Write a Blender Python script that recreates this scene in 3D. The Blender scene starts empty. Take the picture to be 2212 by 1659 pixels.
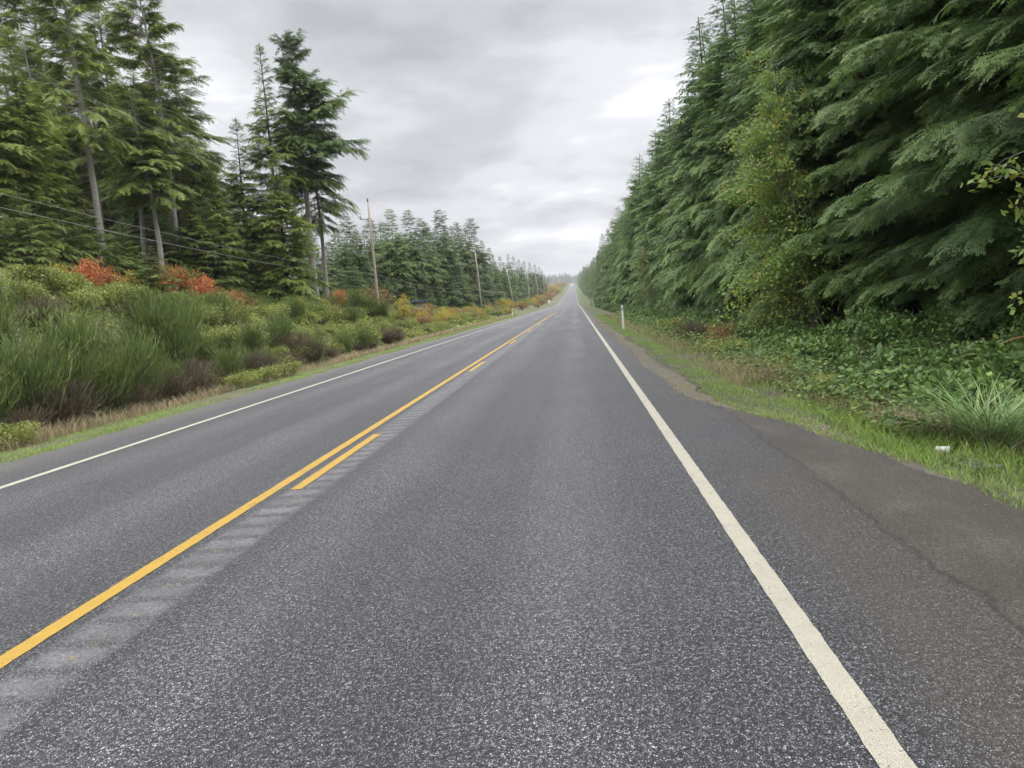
import bpy, math, random
import numpy as np
from mathutils import Vector, Matrix
R = math.radians
random.seed(7); rng = np.random.default_rng(7)
S = bpy.context.scene
C = S.collection

# ------------------------------------------------------------------ camera
PITCH, YAW, ROLL, EYE = 0.10218, 0.09048, -0.08161, 1.587
fw = Vector((-math.sin(YAW)*math.cos(PITCH), math.cos(YAW)*math.cos(PITCH), -math.sin(PITCH)))
rt = Vector((math.cos(YAW), math.sin(YAW), 0)); up = rt.cross(fw)
rt2 = rt*math.cos(ROLL)+up*math.sin(ROLL); up2 = up*math.cos(ROLL)-rt*math.sin(ROLL)
cam = bpy.data.cameras.new('camera'); cam.sensor_width = 36; cam.lens = 36*1734/2309
cam.clip_start = .05; cam.clip_end = 12000
co = bpy.data.objects.new('camera', cam); C.objects.link(co)
co.matrix_world = Matrix.Translation((0, 0, EYE)) @ Matrix((rt2, up2, -fw)).transposed().to_4x4()
S.camera = co
FD = 1734/1.0438            # focal length in the 2212 px wide view of the photograph
def at(u, v, y):
    """world point seen at view pixel (u, v) at road distance y"""
    d = fw+rt2*((u-1106)/FD)-up2*((v-829.5)/FD)
    return Vector((0, 0, EYE))+d*(y/d.y)

# ------------------------------------------------------------------ light
SUN_EL, SUN_AZ = 46, 48     # high veiled sun, ahead and to the right
w = bpy.data.worlds.new('World'); S.world = w; w.use_nodes = True
nt = w.node_tree; N = nt.nodes; Lk = nt.links
for n in list(N): N.remove(n)
def nd(t, tree=None, **k):
    n = (tree or nt).nodes.new(t)
    for a, b in k.items():
        if a == 'inp':
            for i, v in b.items(): n.inputs[i].default_value = v
        else: setattr(n, a, b)
    return n
def ramp(n, st, interp='EASE'):
    cr = n.color_ramp; cr.interpolation = interp
    while len(cr.elements) > 2: cr.elements.remove(cr.elements[-1])
    for i, (p, c) in enumerate(st):
        e = cr.elements[i] if i < 2 else cr.elements.new(p)
        e.position = p; e.color = (c if len(c) == 4 else (*c, 1))
out = nd('ShaderNodeOutputWorld'); bg = nd('ShaderNodeBackground', inp={'Strength': .1})
sky = nd('ShaderNodeTexSky', sky_type='NISHITA', sun_disc=False, sun_elevation=R(SUN_EL), sun_rotation=R(SUN_AZ))
tc = nd('ShaderNodeTexCoord'); sep = nd('ShaderNodeSeparateXYZ'); Lk.new(tc.outputs['Generated'], sep.inputs[0])
def mth(op, a, b=None, c=None, tree=None, clamp=False):
    t = tree or nt; n = t.nodes.new('ShaderNodeMath'); n.operation = op; n.use_clamp = clamp
    for i, x in enumerate((a, b, c)):
        if x is None: continue
        if isinstance(x, (int, float)): n.inputs[i].default_value = x
        else: t.links.new(x, n.inputs[i])
    return n.outputs[0]
zc = mth('MAXIMUM', sep.outputs[2], 0.0); den = mth('ADD', zc, .16)
cx = mth('DIVIDE', sep.outputs[0], den); cy = mth('DIVIDE', sep.outputs[1], den)
cmb = nd('ShaderNodeCombineXYZ'); Lk.new(cx, cmb.inputs[0]); Lk.new(cy, cmb.inputs[1])
n1 = nd('ShaderNodeTexNoise', inp={'Scale': 1.15, 'Detail': 8, 'Roughness': .54, 'Distortion': .1}); Lk.new(cmb.outputs[0], n1.inputs['Vector'])
n2 = nd('ShaderNodeTexNoise', inp={'Scale': .33, 'Detail': 3, 'Roughness': .5}); Lk.new(cmb.outputs[0], n2.inputs['Vector'])
mixn = mth('ADD', mth('MULTIPLY', n1.outputs[0], .6), mth('MULTIPLY', n2.outputs[0], .4))
rp = nd('ShaderNodeValToRGB'); Lk.new(mixn, rp.inputs[0])
CL = [(.41, (4.05, 4.08, 4.35)), (.46, (4.95, 4.97, 5.2)), (.52, (6.25, 6.25, 6.45)), (.59, (8.5, 8.5, 8.6))]
ramp(rp, CL)
def lobe(direction, power):
    """soft thin spot in the cloud layer around a sky direction"""
    d = Vector(direction).normalized()
    vd = nd('ShaderNodeVectorMath', operation='DOT_PRODUCT'); Lk.new(tc.outputs['Generated'], vd.inputs[0]); vd.inputs[1].default_value = d
    return mth('POWER', mth('MAXIMUM', vd.outputs['Value'], 0.0), power)
def dirv(u, v): return at(u, v, 1.)-Vector((0, 0, EYE))
thin = mth('ADD', mth('MULTIPLY', lobe(dirv(1390, 120), 55), .38), mth('MULTIPLY', lobe(dirv(1190, 500), 300), .28))
thin = mth('ADD', thin, mth('MULTIPLY', lobe(dirv(250, 60), 30), .40))
thin = mth('MULTIPLY', thin, mth('MULTIPLY', mixn, 2.0))
# overcast sky: brighter towards the zenith, as a real cloud layer is
zs = nd('ShaderNodeMapRange', interpolation_type='SMOOTHSTEP', inp={1: .36, 2: .85}); Lk.new(sep.outputs[2], zs.inputs[0])
zen = mth('ADD', .84, mth('MULTIPLY', zs.outputs[0], 3.9))
gain = mth('MULTIPLY', zen, mth('ADD', 1.0, mth('MULTIPLY', thin, .62)))
cm = nd('ShaderNodeVectorMath', operation='SCALE'); Lk.new(rp.outputs[0], cm.inputs[0]); Lk.new(gain, cm.inputs['Scale'])
mx = nd('ShaderNodeMix', data_type='RGBA', inp={0: .93}); Lk.new(sky.outputs[0], mx.inputs[6]); Lk.new(cm.outputs[0], mx.inputs[7])
Lk.new(mx.outputs[2], bg.inputs[0]); Lk.new(bg.outputs[0], out.inputs[0])
sl = bpy.data.lights.new('sun', 'SUN'); sl.energy = 1.5; sl.angle = R(25); sl.color = (1, .97, .92)
so = bpy.data.objects.new('sun', sl); C.objects.link(so)
a_, e_ = R(SUN_AZ), R(SUN_EL)
so.rotation_euler = Vector((math.sin(a_)*math.cos(e_), math.cos(a_)*math.cos(e_), math.sin(e_))).to_track_quat('Z', 'Y').to_euler()
S.view_settings.view_transform = 'Standard'; S.view_settings.look = 'None'; S.view_settings.gamma = 1
S.view_settings.exposure = .45
S.cycles.volume_bounces = 0; S.cycles.max_bounces = 6; S.cycles.diffuse_bounces = 3; S.cycles.transmission_bounces = 3

# ------------------------------------------------------------------ materials
def mat(name):
    m = bpy.data.materials.new(name); m.use_nodes = True
    t = m.node_tree
    return m, t, t.nodes['Principled BSDF'], t.nodes['Material Output']
def foliage(name, stops, rough=.55, trans=.28, var=.28, nscale=1.2, spec=.35):
    m, t, b, o = mat(name)
    a = nd('ShaderNodeAttribute', t, attribute_name='tint'); r = nd('ShaderNodeValToRGB', t); ramp(r, stops, 'LINEAR')
    t.links.new(a.outputs['Fac'], r.inputs[0])
    oi = nd('ShaderNodeObjectInfo', t)
    g = nd('ShaderNodeNewGeometry', t); no = nd('ShaderNodeTexNoise', t, inp={'Scale': nscale, 'Detail': 2})
    t.links.new(g.outputs['Position'], no.inputs['Vector'])
    f = mth('ADD', 1-var*.5, mth('MULTIPLY', oi.outputs['Random'], var, tree=t), tree=t)
    f = mth('MULTIPLY', f, mth('ADD', .6, mth('MULTIPLY', no.outputs[0], .8, tree=t), tree=t), tree=t)
    sc = nd('ShaderNodeVectorMath', t, operation='SCALE'); t.links.new(r.outputs[0], sc.inputs[0]); t.links.new(f, sc.inputs['Scale'])
    t.links.new(sc.outputs[0], b.inputs['Base Color']); b.inputs['Roughness'].default_value = rough
    b.inputs['Specular IOR Level'].default_value = spec
    tr = nd('ShaderNodeBsdfTranslucent', t); ms = nd('ShaderNodeMixShader', t, inp={0: trans})
    t.links.new(sc.outputs[0], tr.inputs[0]); t.links.new(b.outputs[0], ms.inputs[1]); t.links.new(tr.outputs[0], ms.inputs[2])
    t.links.new(ms.outputs[0], o.inputs['Surface'])
    return m
def plain(name, col, rough=.7, noise=None, metal=0, bump=0, nsc=(1, 1, 1)):
    m, t, b, o = mat(name); b.inputs['Roughness'].default_value = rough; b.inputs['Metallic'].default_value = metal
    if noise:
        tcn = nd('ShaderNodeTexCoord', t); mp = nd('ShaderNodeMapping', t, inp={'Scale': nsc}); t.links.new(tcn.outputs['Object'], mp.inputs[0])
        no = nd('ShaderNodeTexNoise', t, inp={'Scale': noise[0], 'Detail': 6, 'Roughness': .65}); t.links.new(mp.outputs[0], no.inputs['Vector'])
        r = nd('ShaderNodeValToRGB', t); ramp(r, [(.3, noise[1]), (.7, col)], 'LINEAR'); t.links.new(no.outputs[0], r.inputs[0])
        t.links.new(r.outputs[0], b.inputs['Base Color'])
        if bump:
            bp = nd('ShaderNodeBump', t, inp={'Strength': bump, 'Distance': .02}); t.links.new(no.outputs[0], bp.inputs['Height']); t.links.new(bp.outputs[0], b.inputs['Normal'])
    else: b.inputs['Base Color'].default_value = (*col, 1)
    return m
M = {}
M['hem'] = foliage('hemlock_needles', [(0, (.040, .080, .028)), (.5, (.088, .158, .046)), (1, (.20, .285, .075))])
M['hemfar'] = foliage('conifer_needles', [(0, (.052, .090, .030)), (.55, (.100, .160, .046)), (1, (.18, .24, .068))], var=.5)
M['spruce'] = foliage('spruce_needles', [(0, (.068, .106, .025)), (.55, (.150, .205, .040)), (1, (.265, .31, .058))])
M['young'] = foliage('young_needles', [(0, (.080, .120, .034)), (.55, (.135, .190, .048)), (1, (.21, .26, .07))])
M['alder'] = foliage('alder_leaves', [(0, (.14, .24, .07)), (.55, (.24, .34, .08)), (.78, (.36, .34, .06)), (1, (.48, .32, .05))], trans=.4, rough=.4)
M['salal'] = foliage('salal_leaves', [(0, (.060, .115, .036)), (.45, (.115, .20, .055)), (.85, (.22, .31, .07)), (1, (.36, .30, .08))], rough=.45, trans=.25, spec=.3)
M['broom'] = foliage('broom_stems', [(0, (.052, .076, .024)), (.5, (.098, .142, .040)), (1, (.20, .25, .065))], trans=.18, var=.5)
M['broomdead'] = foliage('dead_broom_stems', [(0, (.065, .050, .036)), (.5, (.105, .082, .055)), (1, (.17, .145, .09))], trans=.1, var=.6)
M['olive'] = foliage('bramble_leaves', [(0, (.085, .120, .030)), (.35, (.19, .24, .05)), (.8, (.32, .34, .07)), (.93, (.26, .20, .07)), (1, (.22, .10, .05))], trans=.3, rough=.45)
M['yellow'] = foliage('yellow_leaves', [(0, (.16, .15, .03)), (.5, (.38, .29, .035)), (1, (.50, .38, .06))], trans=.35)
M['red'] = foliage('red_leaves', [(0, (.20, .08, .03)), (.45, (.50, .13, .05)), (.8, (.56, .24, .075)), (1, (.30, .30, .07))], trans=.35)
M['rust'] = foliage('rust_leaves', [(0, (.15, .09, .035)), (.5, (.27, .15, .055)), (1, (.34, .24, .08))], trans=.3)
M['brown'] = foliage('brown_stems', [(0, (.06, .04, .03)), (.5, (.11, .07, .045)), (1, (.18, .12, .07))], trans=.1)
M['grass'] = foliage('grass_blades', [(0, (.10, .18, .035)), (.6, (.19, .29, .05)), (1, (.34, .36, .10))], trans=.35, nscale=.9)
M['dry'] = foliage('dry_grass_blades', [(0, (.16, .13, .07)), (.5, (.30, .24, .13)), (1, (.44, .36, .21))], trans=.3, nscale=.9)
M['sedge'] = foliage('sedge_blades', [(0, (.09, .17, .06)), (.6, (.17, .29, .10)), (1, (.36, .42, .17))], trans=.3, rough=.4)
M['fern'] = foliage('fern_fronds', [(0, (.06, .12, .04)), (.6, (.11, .20, .06)), (1, (.22, .22, .06))], trans=.3)
M['bark'] = plain('grey_bark', (.42, .40, .365), .9, (7, (.19, .175, .155)), bump=.8, nsc=(3, 3, .5))
M['darkbark'] = plain('dark_bark', (.11, .09, .07), .9, (7, (.04, .032, .025)), bump=.8, nsc=(3, 3, .5))
M['twig'] = plain('twig_bark', (.19, .165, .14), .9)
M['pole'] = plain('weathered_pole', (.46, .41, .36), .85, (6, (.30, .24, .20)), bump=.3, nsc=(4, 4, .3))
M['metal'] = plain('galvanised', (.25, .25, .26), .5, metal=.6)
M['ceramic'] = plain('ceramic', (.16, .12, .10), .3)
M['wire'] = plain('wire', (.26, .27, .26), .45, metal=.3)
M['white'] = plain('white_plastic', (.74, .74, .72), .5, (9, (.60, .60, .56)))
M['cup'] = plain('worn_paper', (.58, .58, .55), .7, (30, (.40, .38, .33)))
M['stone'] = plain('stone', (.20, .19, .175), .85, (20, (.07, .066, .06)))

def uvpos(t):
    g = nd('ShaderNodeNewGeometry', t); s = nd('ShaderNodeSeparateXYZ', t); t.links.new(g.outputs['Position'], s.inputs[0]); return g, s
def nz(t, vec, scale, detail=3, rough=.5, stretch=None):
    n = nd('ShaderNodeTexNoise', t, inp={'Scale': scale, 'Detail': detail, 'Roughness': rough})
    if stretch:
        mp = nd('ShaderNodeMapping', t, inp={'Scale': stretch}); t.links.new(vec, mp.inputs[0]); vec = mp.outputs[0]
    t.links.new(vec, n.inputs['Vector']); return n.outputs[0]
def sm(t, x, a, b):
    n = nd('ShaderNodeMapRange', t, interpolation_type='SMOOTHSTEP', inp={1: a, 2: b}); t.links.new(x, n.inputs[0]); return n.outputs[0]
def mixc(t, f, a, b, blend='MIX'):
    n = nd('ShaderNodeMix', t, data_type='RGBA', blend_type=blend)
    for i, x in ((0, f), (6, a), (7, b)):
        if isinstance(x, (int, float)): n.inputs[i].default_value = x
        elif isinstance(x, tuple): n.inputs[i].default_value = (*x, 1)
        else: t.links.new(x, n.inputs[i])
    return n.outputs[2]

def chip(t, g):
    """chip-seal grain: packed small stones, dark binder between them"""
    v = nd('ShaderNodeTexVoronoi', t, inp={'Scale': 132.}); t.links.new(g.outputs['Position'], v.inputs['Vector'])
    bwn = nd('ShaderNodeRGBToBW', t); t.links.new(v.outputs['Color'], bwn.inputs[0])
    v2 = nd('ShaderNodeTexVoronoi', t, feature='DISTANCE_TO_EDGE', inp={'Scale': 132.}); t.links.new(g.outputs['Position'], v2.inputs['Vector'])
    edge = sm(t, v2.outputs['Distance'], .02, .20)
    return bwn.outputs[0], edge, v.outputs['Distance']

def road_material():
    m, t, b, o = mat('chip_seal_asphalt'); g, s = uvpos(t); X = s.outputs[0]; Y = s.outputs[1]; P = g.outputs['Position']
    rnd, edge, dist = chip(t, g)
    grain = mth('MULTIPLY', mth('POWER', rnd, 1.6, tree=t), edge, tree=t)
    r = nd('ShaderNodeValToRGB', t); ramp(r, [(0, (.010, .010, .011)), (.18, (.044, .044, .047)), (.45, (.124, .126, .134)), (1, (.33, .335, .35))], 'LINEAR'); t.links.new(grain, r.inputs[0])
    # coarse patches, streaks along the travel direction, polished wheel tracks
    big = nz(t, P, .35, 5, .6); streak = nz(t, P, 1.3, 4, .6, (1.6, .045, 1)); mid = nz(t, P, 9., 6, .75)
    f = mth('ADD', .06, mth('ADD', mth('MULTIPLY', big, .80, tree=t), mth('ADD', mth('MULTIPLY', streak, .62, tree=t), mth('MULTIPLY', mid, .62, tree=t), tree=t), tree=t), tree=t)
    tr = None
    for c in (-.15, -1.95, -4.15, -5.85):
        d = mth('ABSOLUTE', mth('SUBTRACT', X, c, tree=t), tree=t); q = mth('SUBTRACT', 1, sm(t, d, .05, .55), tree=t)
        tr = q if tr is None else mth('ADD', tr, q, tree=t)
    f = mth('MULTIPLY', f, mth('ADD', .90, mth('MULTIPLY', tr, .38, tree=t), tree=t), tree=t)
    f = mth('MULTIPLY', f, mth('ADD', .45, mth('MULTIPLY', sm(t, nz(t, P, 42, 2, .6), .34, .66), 1.1, tree=t), tree=t), tree=t)
    sc = nd('ShaderNodeVectorMath', t, operation='SCALE'); t.links.new(r.outputs[0], sc.inputs[0]); t.links.new(f, sc.inputs['Scale'])
    # old, finer and browner asphalt of the pull-out; silt beside it
    wob = mth('MULTIPLY', mth('SUBTRACT', nz(t, P, 1.1, 6, .7), .5, tree=t), .45, tree=t)
    xx = mth('ADD', X, wob, tree=t)
    old = sm(t, xx, 1.80, 1.90)
    og = nz(t, P, 75, 3, .85); og2 = nz(t, P, 1.6, 5, .6, (1, .45, 1))
    orp = nd('ShaderNodeValToRGB', t); ramp(orp, [(.38, (.013, .011, .010)), (.5, (.052, .047, .041)), (.62, (.20, .185, .165))], 'LINEAR')
    t.links.new(mth('ADD', mth('MULTIPLY', og, .75, tree=t), mth('MULTIPLY', og2, .25, tree=t), tree=t), orp.inputs[0])
    silt = mth('MULTIPLY', mth('MAXIMUM', sm(t, nz(t, P, .9, 5, .65), .44, .62), mth('MULTIPLY', mth('SUBTRACT', 1, sm(t, Y, 5.5, 9), tree=t), .75, tree=t), tree=t), sm(t, xx, .95, 1.45), tree=t)
    col = mixc(t, old, sc.outputs[0], orp.outputs[0])
    sg = mixc(t, sm(t, nz(t, P, 95, 3, .8), .35, .65), (.026, .021, .016), (.135, .108, .078))
    col = mixc(t, mth('MULTIPLY', silt, .58, tree=t), col, sg)
    col = mixc(t, sm(t, xx, 1.2, 1.9), col, mixc(t, 1.0, col, mixc(t, sm(t, nz(t, P, 38, 4, .9), .36, .64), (.45, .45, .45), (1.6, 1.6, 1.6)), 'MULTIPLY'))
    mot = mth('MULTIPLY', sm(t, xx, 1.5, 2.0), sm(t, nz(t, P, 2.7, 7, .75, (1.3, .6, 1)), .40, .58), tree=t)
    col = mixc(t, mth('MULTIPLY', mot, .55, tree=t), col, mixc(t, sm(t, nz(t, P, 55, 4, .9), .4, .6), (.018, .015, .012), (.085, .070, .052)))
    dk = mth('SUBTRACT', 1, sm(t, mth('ABSOLUTE', mth('SUBTRACT', xx, 1.84, tree=t), tree=t), .0, .035), tree=t)
    col = mixc(t, mth('MULTIPLY', dk, .65, tree=t), col, (.018, .017, .016))
    # pale worn fringe along the left edge of the pavement
    le = mth('SUBTRACT', 1, sm(t, mth('ADD', X, mth('MULTIPLY', wob, .35, tree=t), tree=t), -7.75, -7.0), tree=t)
    col = mixc(t, mth('MULTIPLY', le, .55, tree=t), col, mixc(t, nz(t, P, 90, 3, .7), (.06, .052, .046), (.19, .17, .155)))
    t.links.new(col, b.inputs['Base Color'])
    wet = mth('ADD', .36, mth('MULTIPLY', nz(t, P, .8, 4, .6, (1.5, .12, 1)), .32, tree=t), tree=t)
    t.links.new(wet, b.inputs['Roughness']); b.inputs['Specular IOR Level'].default_value = .5
    h = mth('ADD', mth('MULTIPLY', edge, .55, tree=t), mth('MULTIPLY', rnd, .8, tree=t), tree=t)
    bp = nd('ShaderNodeBump', t, inp={'Strength': .85, 'Distance': .0065}); t.links.new(h, bp.inputs['Height']); t.links.new(bp.outputs[0], b.inputs['Normal'])
    return m
def paint_material(name, c, c2, wear=(.40, .60)):
    m, t, b, o = mat(name); g, s = uvpos(t); rnd, edge, dist = chip(t, g); P = g.outputs['Position']
    base = mixc(t, nz(t, P, 5, 5, .6), c2, c)
    base = mixc(t, sm(t, mth('ADD', nz(t, P, 55, 3, .6), mth('MULTIPLY', nz(t, P, 2.2, 3), .5, tree=t), tree=t), .98, .88), (.075, .07, .065), base)
    base = mixc(t, mth('ADD', .55, mth('MULTIPLY', edge, .45, tree=t), tree=t), tuple(x*.5 for x in c2), base)
    base = mixc(t, mth('MULTIPLY', sm(t, nz(t, P, 3.1, 6, .7, (1, .35, 1)), .52, .70), .35, tree=t), base, (.20, .18, .15))
    t.links.new(base, b.inputs['Base Color']); b.inputs['Roughness'].default_value = .6
    h = mth('ADD', mth('MULTIPLY', edge, .55, tree=t), mth('MULTIPLY', rnd, .8, tree=t), tree=t)
    bp = nd('ShaderNodeBump', t, inp={'Strength': .6, 'Distance': .006}); t.links.new(h, bp.inputs['Height']); t.links.new(bp.outputs[0], b.inputs['Normal'])
    return m
M['road'] = road_material()
M['wpaint'] = paint_material('white_line_paint', (.50, .47, .37), (.33, .31, .24))
M['ypaint'] = paint_material('yellow_line_paint', (.50, .315, .028), (.37, .22, .022))
def rumble_material():
    m, t, b, o = mat('milled_rumble_asphalt'); g, s = uvpos(t); P = g.outputs['Position']
    rnd, edge, dist = chip(t, g)
    fine = nz(t, P, 45, 5, .7, (1, .6, 1)); pat = nz(t, P, 3, 4, .6)
    r = nd('ShaderNodeValToRGB', t); ramp(r, [(.25, (.06, .06, .062)), (.5, (.145, .145, .15)), (.8, (.27, .27, .28))], 'LINEAR')
    t.links.new(mth('ADD', mth('MULTIPLY', fine, .6, tree=t), mth('MULTIPLY', pat, .4, tree=t), tree=t), r.inputs[0])
    ch = nd('ShaderNodeValToRGB', t); ramp(ch, [(0, (.012, .012, .013)), (.25, (.055, .055, .058)), (.6, (.16, .16, .168)), (1, (.34, .34, .35))], 'LINEAR'); t.links.new(mth('MULTIPLY', rnd, edge, tree=t), ch.inputs[0])
    # worn pale troughs (one per 0.305 m), broken up by chips and grit
    rag = mth('SUBTRACT', nz(t, P, 11, 6, .85), .5, tree=t)
    phs = mth('ABSOLUTE', mth('SUBTRACT', mth('FRACT', mth('DIVIDE', s.outputs[1], .305, tree=t), tree=t), .5, tree=t), tree=t)
    gm = mth('SUBTRACT', 1, sm(t, mth('ADD', phs, mth('MULTIPLY', rag, 1.1, tree=t), tree=t), .16, .44), tree=t)
    gm = mth('MULTIPLY', gm, mth('ADD', .35, mth('MULTIPLY', sm(t, nz(t, P, 2.3, 5, .7), .38, .60), .6, tree=t), tree=t), tree=t)
    ex = mth('ABSOLUTE', mth('SUBTRACT', s.outputs[0], -2.67, tree=t), tree=t)
    em = sm(t, mth('ADD', ex, mth('MULTIPLY', rag, .30, tree=t), tree=t), .12, .21)
    gm = mth('MULTIPLY', gm, mth('SUBTRACT', 1, em, tree=t), tree=t)
    pale = mixc(t, 1.0, r.outputs[0], mixc(t, sm(t, nz(t, P, 60, 4, .9), .38, .62), (.55, .55, .55), (1.45, 1.45, 1.45)), 'MULTIPLY')
    base_c = mixc(t, gm, ch.outputs[0], pale)
    # flecks of old yellow paint left in the grooves where a line once ran
    d = mth('ABSOLUTE', mth('SUBTRACT', s.outputs[0], -2.66, tree=t), tree=t)
    fl = mth('MULTIPLY', mth('SUBTRACT', 1, sm(t, d, .03, .09), tree=t), sm(t, nz(t, P, 9, 6, .85), .56, .66), tree=t)
    col = mixc(t, mth('MULTIPLY', fl, .6, tree=t), base_c, (.42, .27, .07)); t.links.new(col, b.inputs['Base Color'])
    b.inputs['Roughness'].default_value = .55
    bp = nd('ShaderNodeBump', t, inp={'Strength': .85, 'Distance': .0065}); t.links.new(mth('ADD', mth('MULTIPLY', edge, .5, tree=t), mth('MULTIPLY', rnd, .7, tree=t), tree=t), bp.inputs['Height']); t.links.new(bp.outputs[0], b.inputs['Normal'])
    return m
M['rumble'] = rumble_material()
def ground_material():
    m, t, b, o = mat('verge_soil_and_litter'); g, s = uvpos(t); P = g.outputs['Position']
    n = nz(t, P, .8, 7, .65); n2 = nz(t, P, 35, 4, .7); n3 = nz(t, P, .12, 3)
    c = mixc(t, sm(t, n, .36, .60), (.070, .056, .036), (.095, .125, .036))
    c = mixc(t, mth('MULTIPLY', n2, .7, tree=t), c, (.13, .115, .085))
    c = mixc(t, mth('MULTIPLY', sm(t, s.outputs[1], 60, 120), .8, tree=t), c, (.080, .105, .034))
    far = mth('MULTIPLY', sm(t, s.outputs[1], 130, 260), mth('SUBTRACT', 1, sm(t, s.outputs[0], -12, -10), tree=t), tree=t)
    c = mixc(t, mth('MULTIPLY', far, .8, tree=t), c, mixc(t, sm(t, nz(t, P, .09, 5, .7), .4, .62), (.085, .085, .032), (.125, .070, .036)))
    t.links.new(c, b.inputs['Base Color']); b.inputs['Roughness'].default_value = .95
    bp = nd('ShaderNodeBump', t, inp={'Strength': .9, 'Distance': .05}); t.links.new(n2, bp.inputs['Height']); t.links.new(bp.outputs[0], b.inputs['Normal'])
    return m
M['ground'] = ground_material()
def gravel_material():
    m, t, b, o = mat('gravel_and_silt'); g, s = uvpos(t); P = g.outputs['Position']
    v = nd('ShaderNodeTexVoronoi', t, inp={'Scale': 38.}); t.links.new(P, v.inputs['Vector']); bw = nd('ShaderNodeRGBToBW', t); t.links.new(v.outputs['Color'], bw.inputs[0])
    c = mixc(t, bw.outputs[0], (.045, .040, .034), (.17, .155, .138))
    c = mixc(t, sm(t, nz(t, P, 1.9, 6, .75), .36, .60), c, mixc(t, nz(t, P, 30, 4, .8), (.04, .034, .026), (.13, .108, .078)))
    c = mixc(t, mth('MULTIPLY', sm(t, nz(t, P, 2.6, 5, .7), .52, .62), .8, tree=t), c, (.10, .14, .035))
    t.links.new(c, b.inputs['Base Color']); b.inputs['Roughness'].default_value = .9
    bp = nd('ShaderNodeBump', t, inp={'Strength': .8, 'Distance': .012}); t.links.new(v.outputs['Distance'], bp.inputs['Height']); t.links.new(bp.outputs[0], b.inputs['Normal'])
    return m
M['gravel'] = gravel_material()

# ------------------------------------------------------------------ helpers
def tag(o, label=None, cat=None, group=None, kind=None):
    if label: o['label'] = label
    if cat: o['category'] = cat
    if group: o['group'] = group
    if kind: o['kind'] = kind
    return o
def empty(name, loc=(0, 0, 0), rz=0):
    o = bpy.data.objects.new(name, None); C.objects.link(o); o.location = loc; o.rotation_euler = (0, 0, rz); o.empty_display_size = .2
    return o
def mesh_np(name, V, F, m, smooth=False, tint=None):
    """V (n,3), F (k,4) or (k,3) numpy"""
    me = bpy.data.meshes.new(name); V = np.ascontiguousarray(V, dtype=np.float32); F = np.ascontiguousarray(F, dtype=np.int32)
    k, c = F.shape
    me.vertices.add(len(V)); me.vertices.foreach_set('co', V.ravel())
    me.loops.add(k*c); me.loops.foreach_set('vertex_index', F.ravel())
    me.polygons.add(k); me.polygons.foreach_set('loop_start', np.arange(0, k*c, c, dtype=np.int32))
    try: me.polygons.foreach_set('loop_total', np.full(k, c, dtype=np.int32))
    except Exception: pass
    if smooth: me.polygons.foreach_set('use_smooth', np.ones(k, dtype=bool))
    me.update(calc_edges=True)
    if tint is not None:
        a = me.attributes.new('tint', 'FLOAT', 'FACE'); a.data.foreach_set('value', np.ascontiguousarray(tint, dtype=np.float32))
    me.materials.append(m)
    return me
def quads_mesh(name, Q, m, tint): # Q (k,4,3)
    k = len(Q); return mesh_np(name, Q.reshape(-1, 3), np.arange(k*4).reshape(k, 4), m, tint=tint)
def link(name, me, parent=None):
    o = bpy.data.objects.new(name, me); C.objects.link(o)
    if parent is not None: o.parent = parent
    return o
class MB:
    def __init__(s): s.v = []; s.f = []; s.n = 0
    def add(s, V, F):
        s.v.append(np.asarray(V, float)); s.f += [tuple(int(i)+s.n for i in f) for f in F]; s.n += len(V)
    def box(s, c, d, rz=0, bev=0):
        x, y, z = [q/2 for q in d]; V = np.array([(a*x, b*y, e*z) for a in (-1, 1) for b in (-1, 1) for e in (-1, 1)])
        cs, sn = math.cos(rz), math.sin(rz); V = V@np.array([[cs, sn, 0], [-sn, cs, 0], [0, 0, 1]])+np.array(c)
        s.add(V, [(0, 1, 3, 2), (4, 6, 7, 5), (0, 4, 5, 1), (2, 3, 7, 6), (0, 2, 6, 4), (1, 5, 7, 3)])
    def tube(s, pts, rad, n=8, cap=True):
        pts = [Vector(p) for p in pts]; rad = rad if hasattr(rad, '__len__') else [rad]*len(pts); V = []; F = []
        for i, p in enumerate(pts):
            d = (pts[min(i+1, len(pts)-1)]-pts[max(i-1, 0)]).normalized(); a = d.orthogonal().normalized() if abs(d.z) > .9 else d.cross(Vector((0, 0, 1))).normalized()
            if abs(d.z) > .9: a = Vector((1, 0, 0)); a = (a-d*a.dot(d)).normalized()
            b = d.cross(a)
            for k in range(n):
                q = 2*math.pi*k/n; V.append(p+(a*math.cos(q)+b*math.sin(q))*rad[i])
        for i in range(len(pts)-1):
            for k in range(n): F.append((i*n+k, i*n+(k+1) % n, (i+1)*n+(k+1) % n, (i+1)*n+k))
        if cap: F += [tuple(range(n))[::-1], tuple(range((len(pts)-1)*n, len(pts)*n))]
        s.add([tuple(v) for v in V], F)
    def mesh(s, name, m, smooth=False):
        me = bpy.data.meshes.new(name); me.from_pydata([tuple(v) for v in np.concatenate(s.v)], [], s.f); me.materials.append(m)
        if smooth:
            for p in me.polygons: p.use_smooth = True
        me.update(); return me
    def build(s, name, m, parent=None, smooth=False): return link(name, s.mesh(name, m, smooth), parent)

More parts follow.
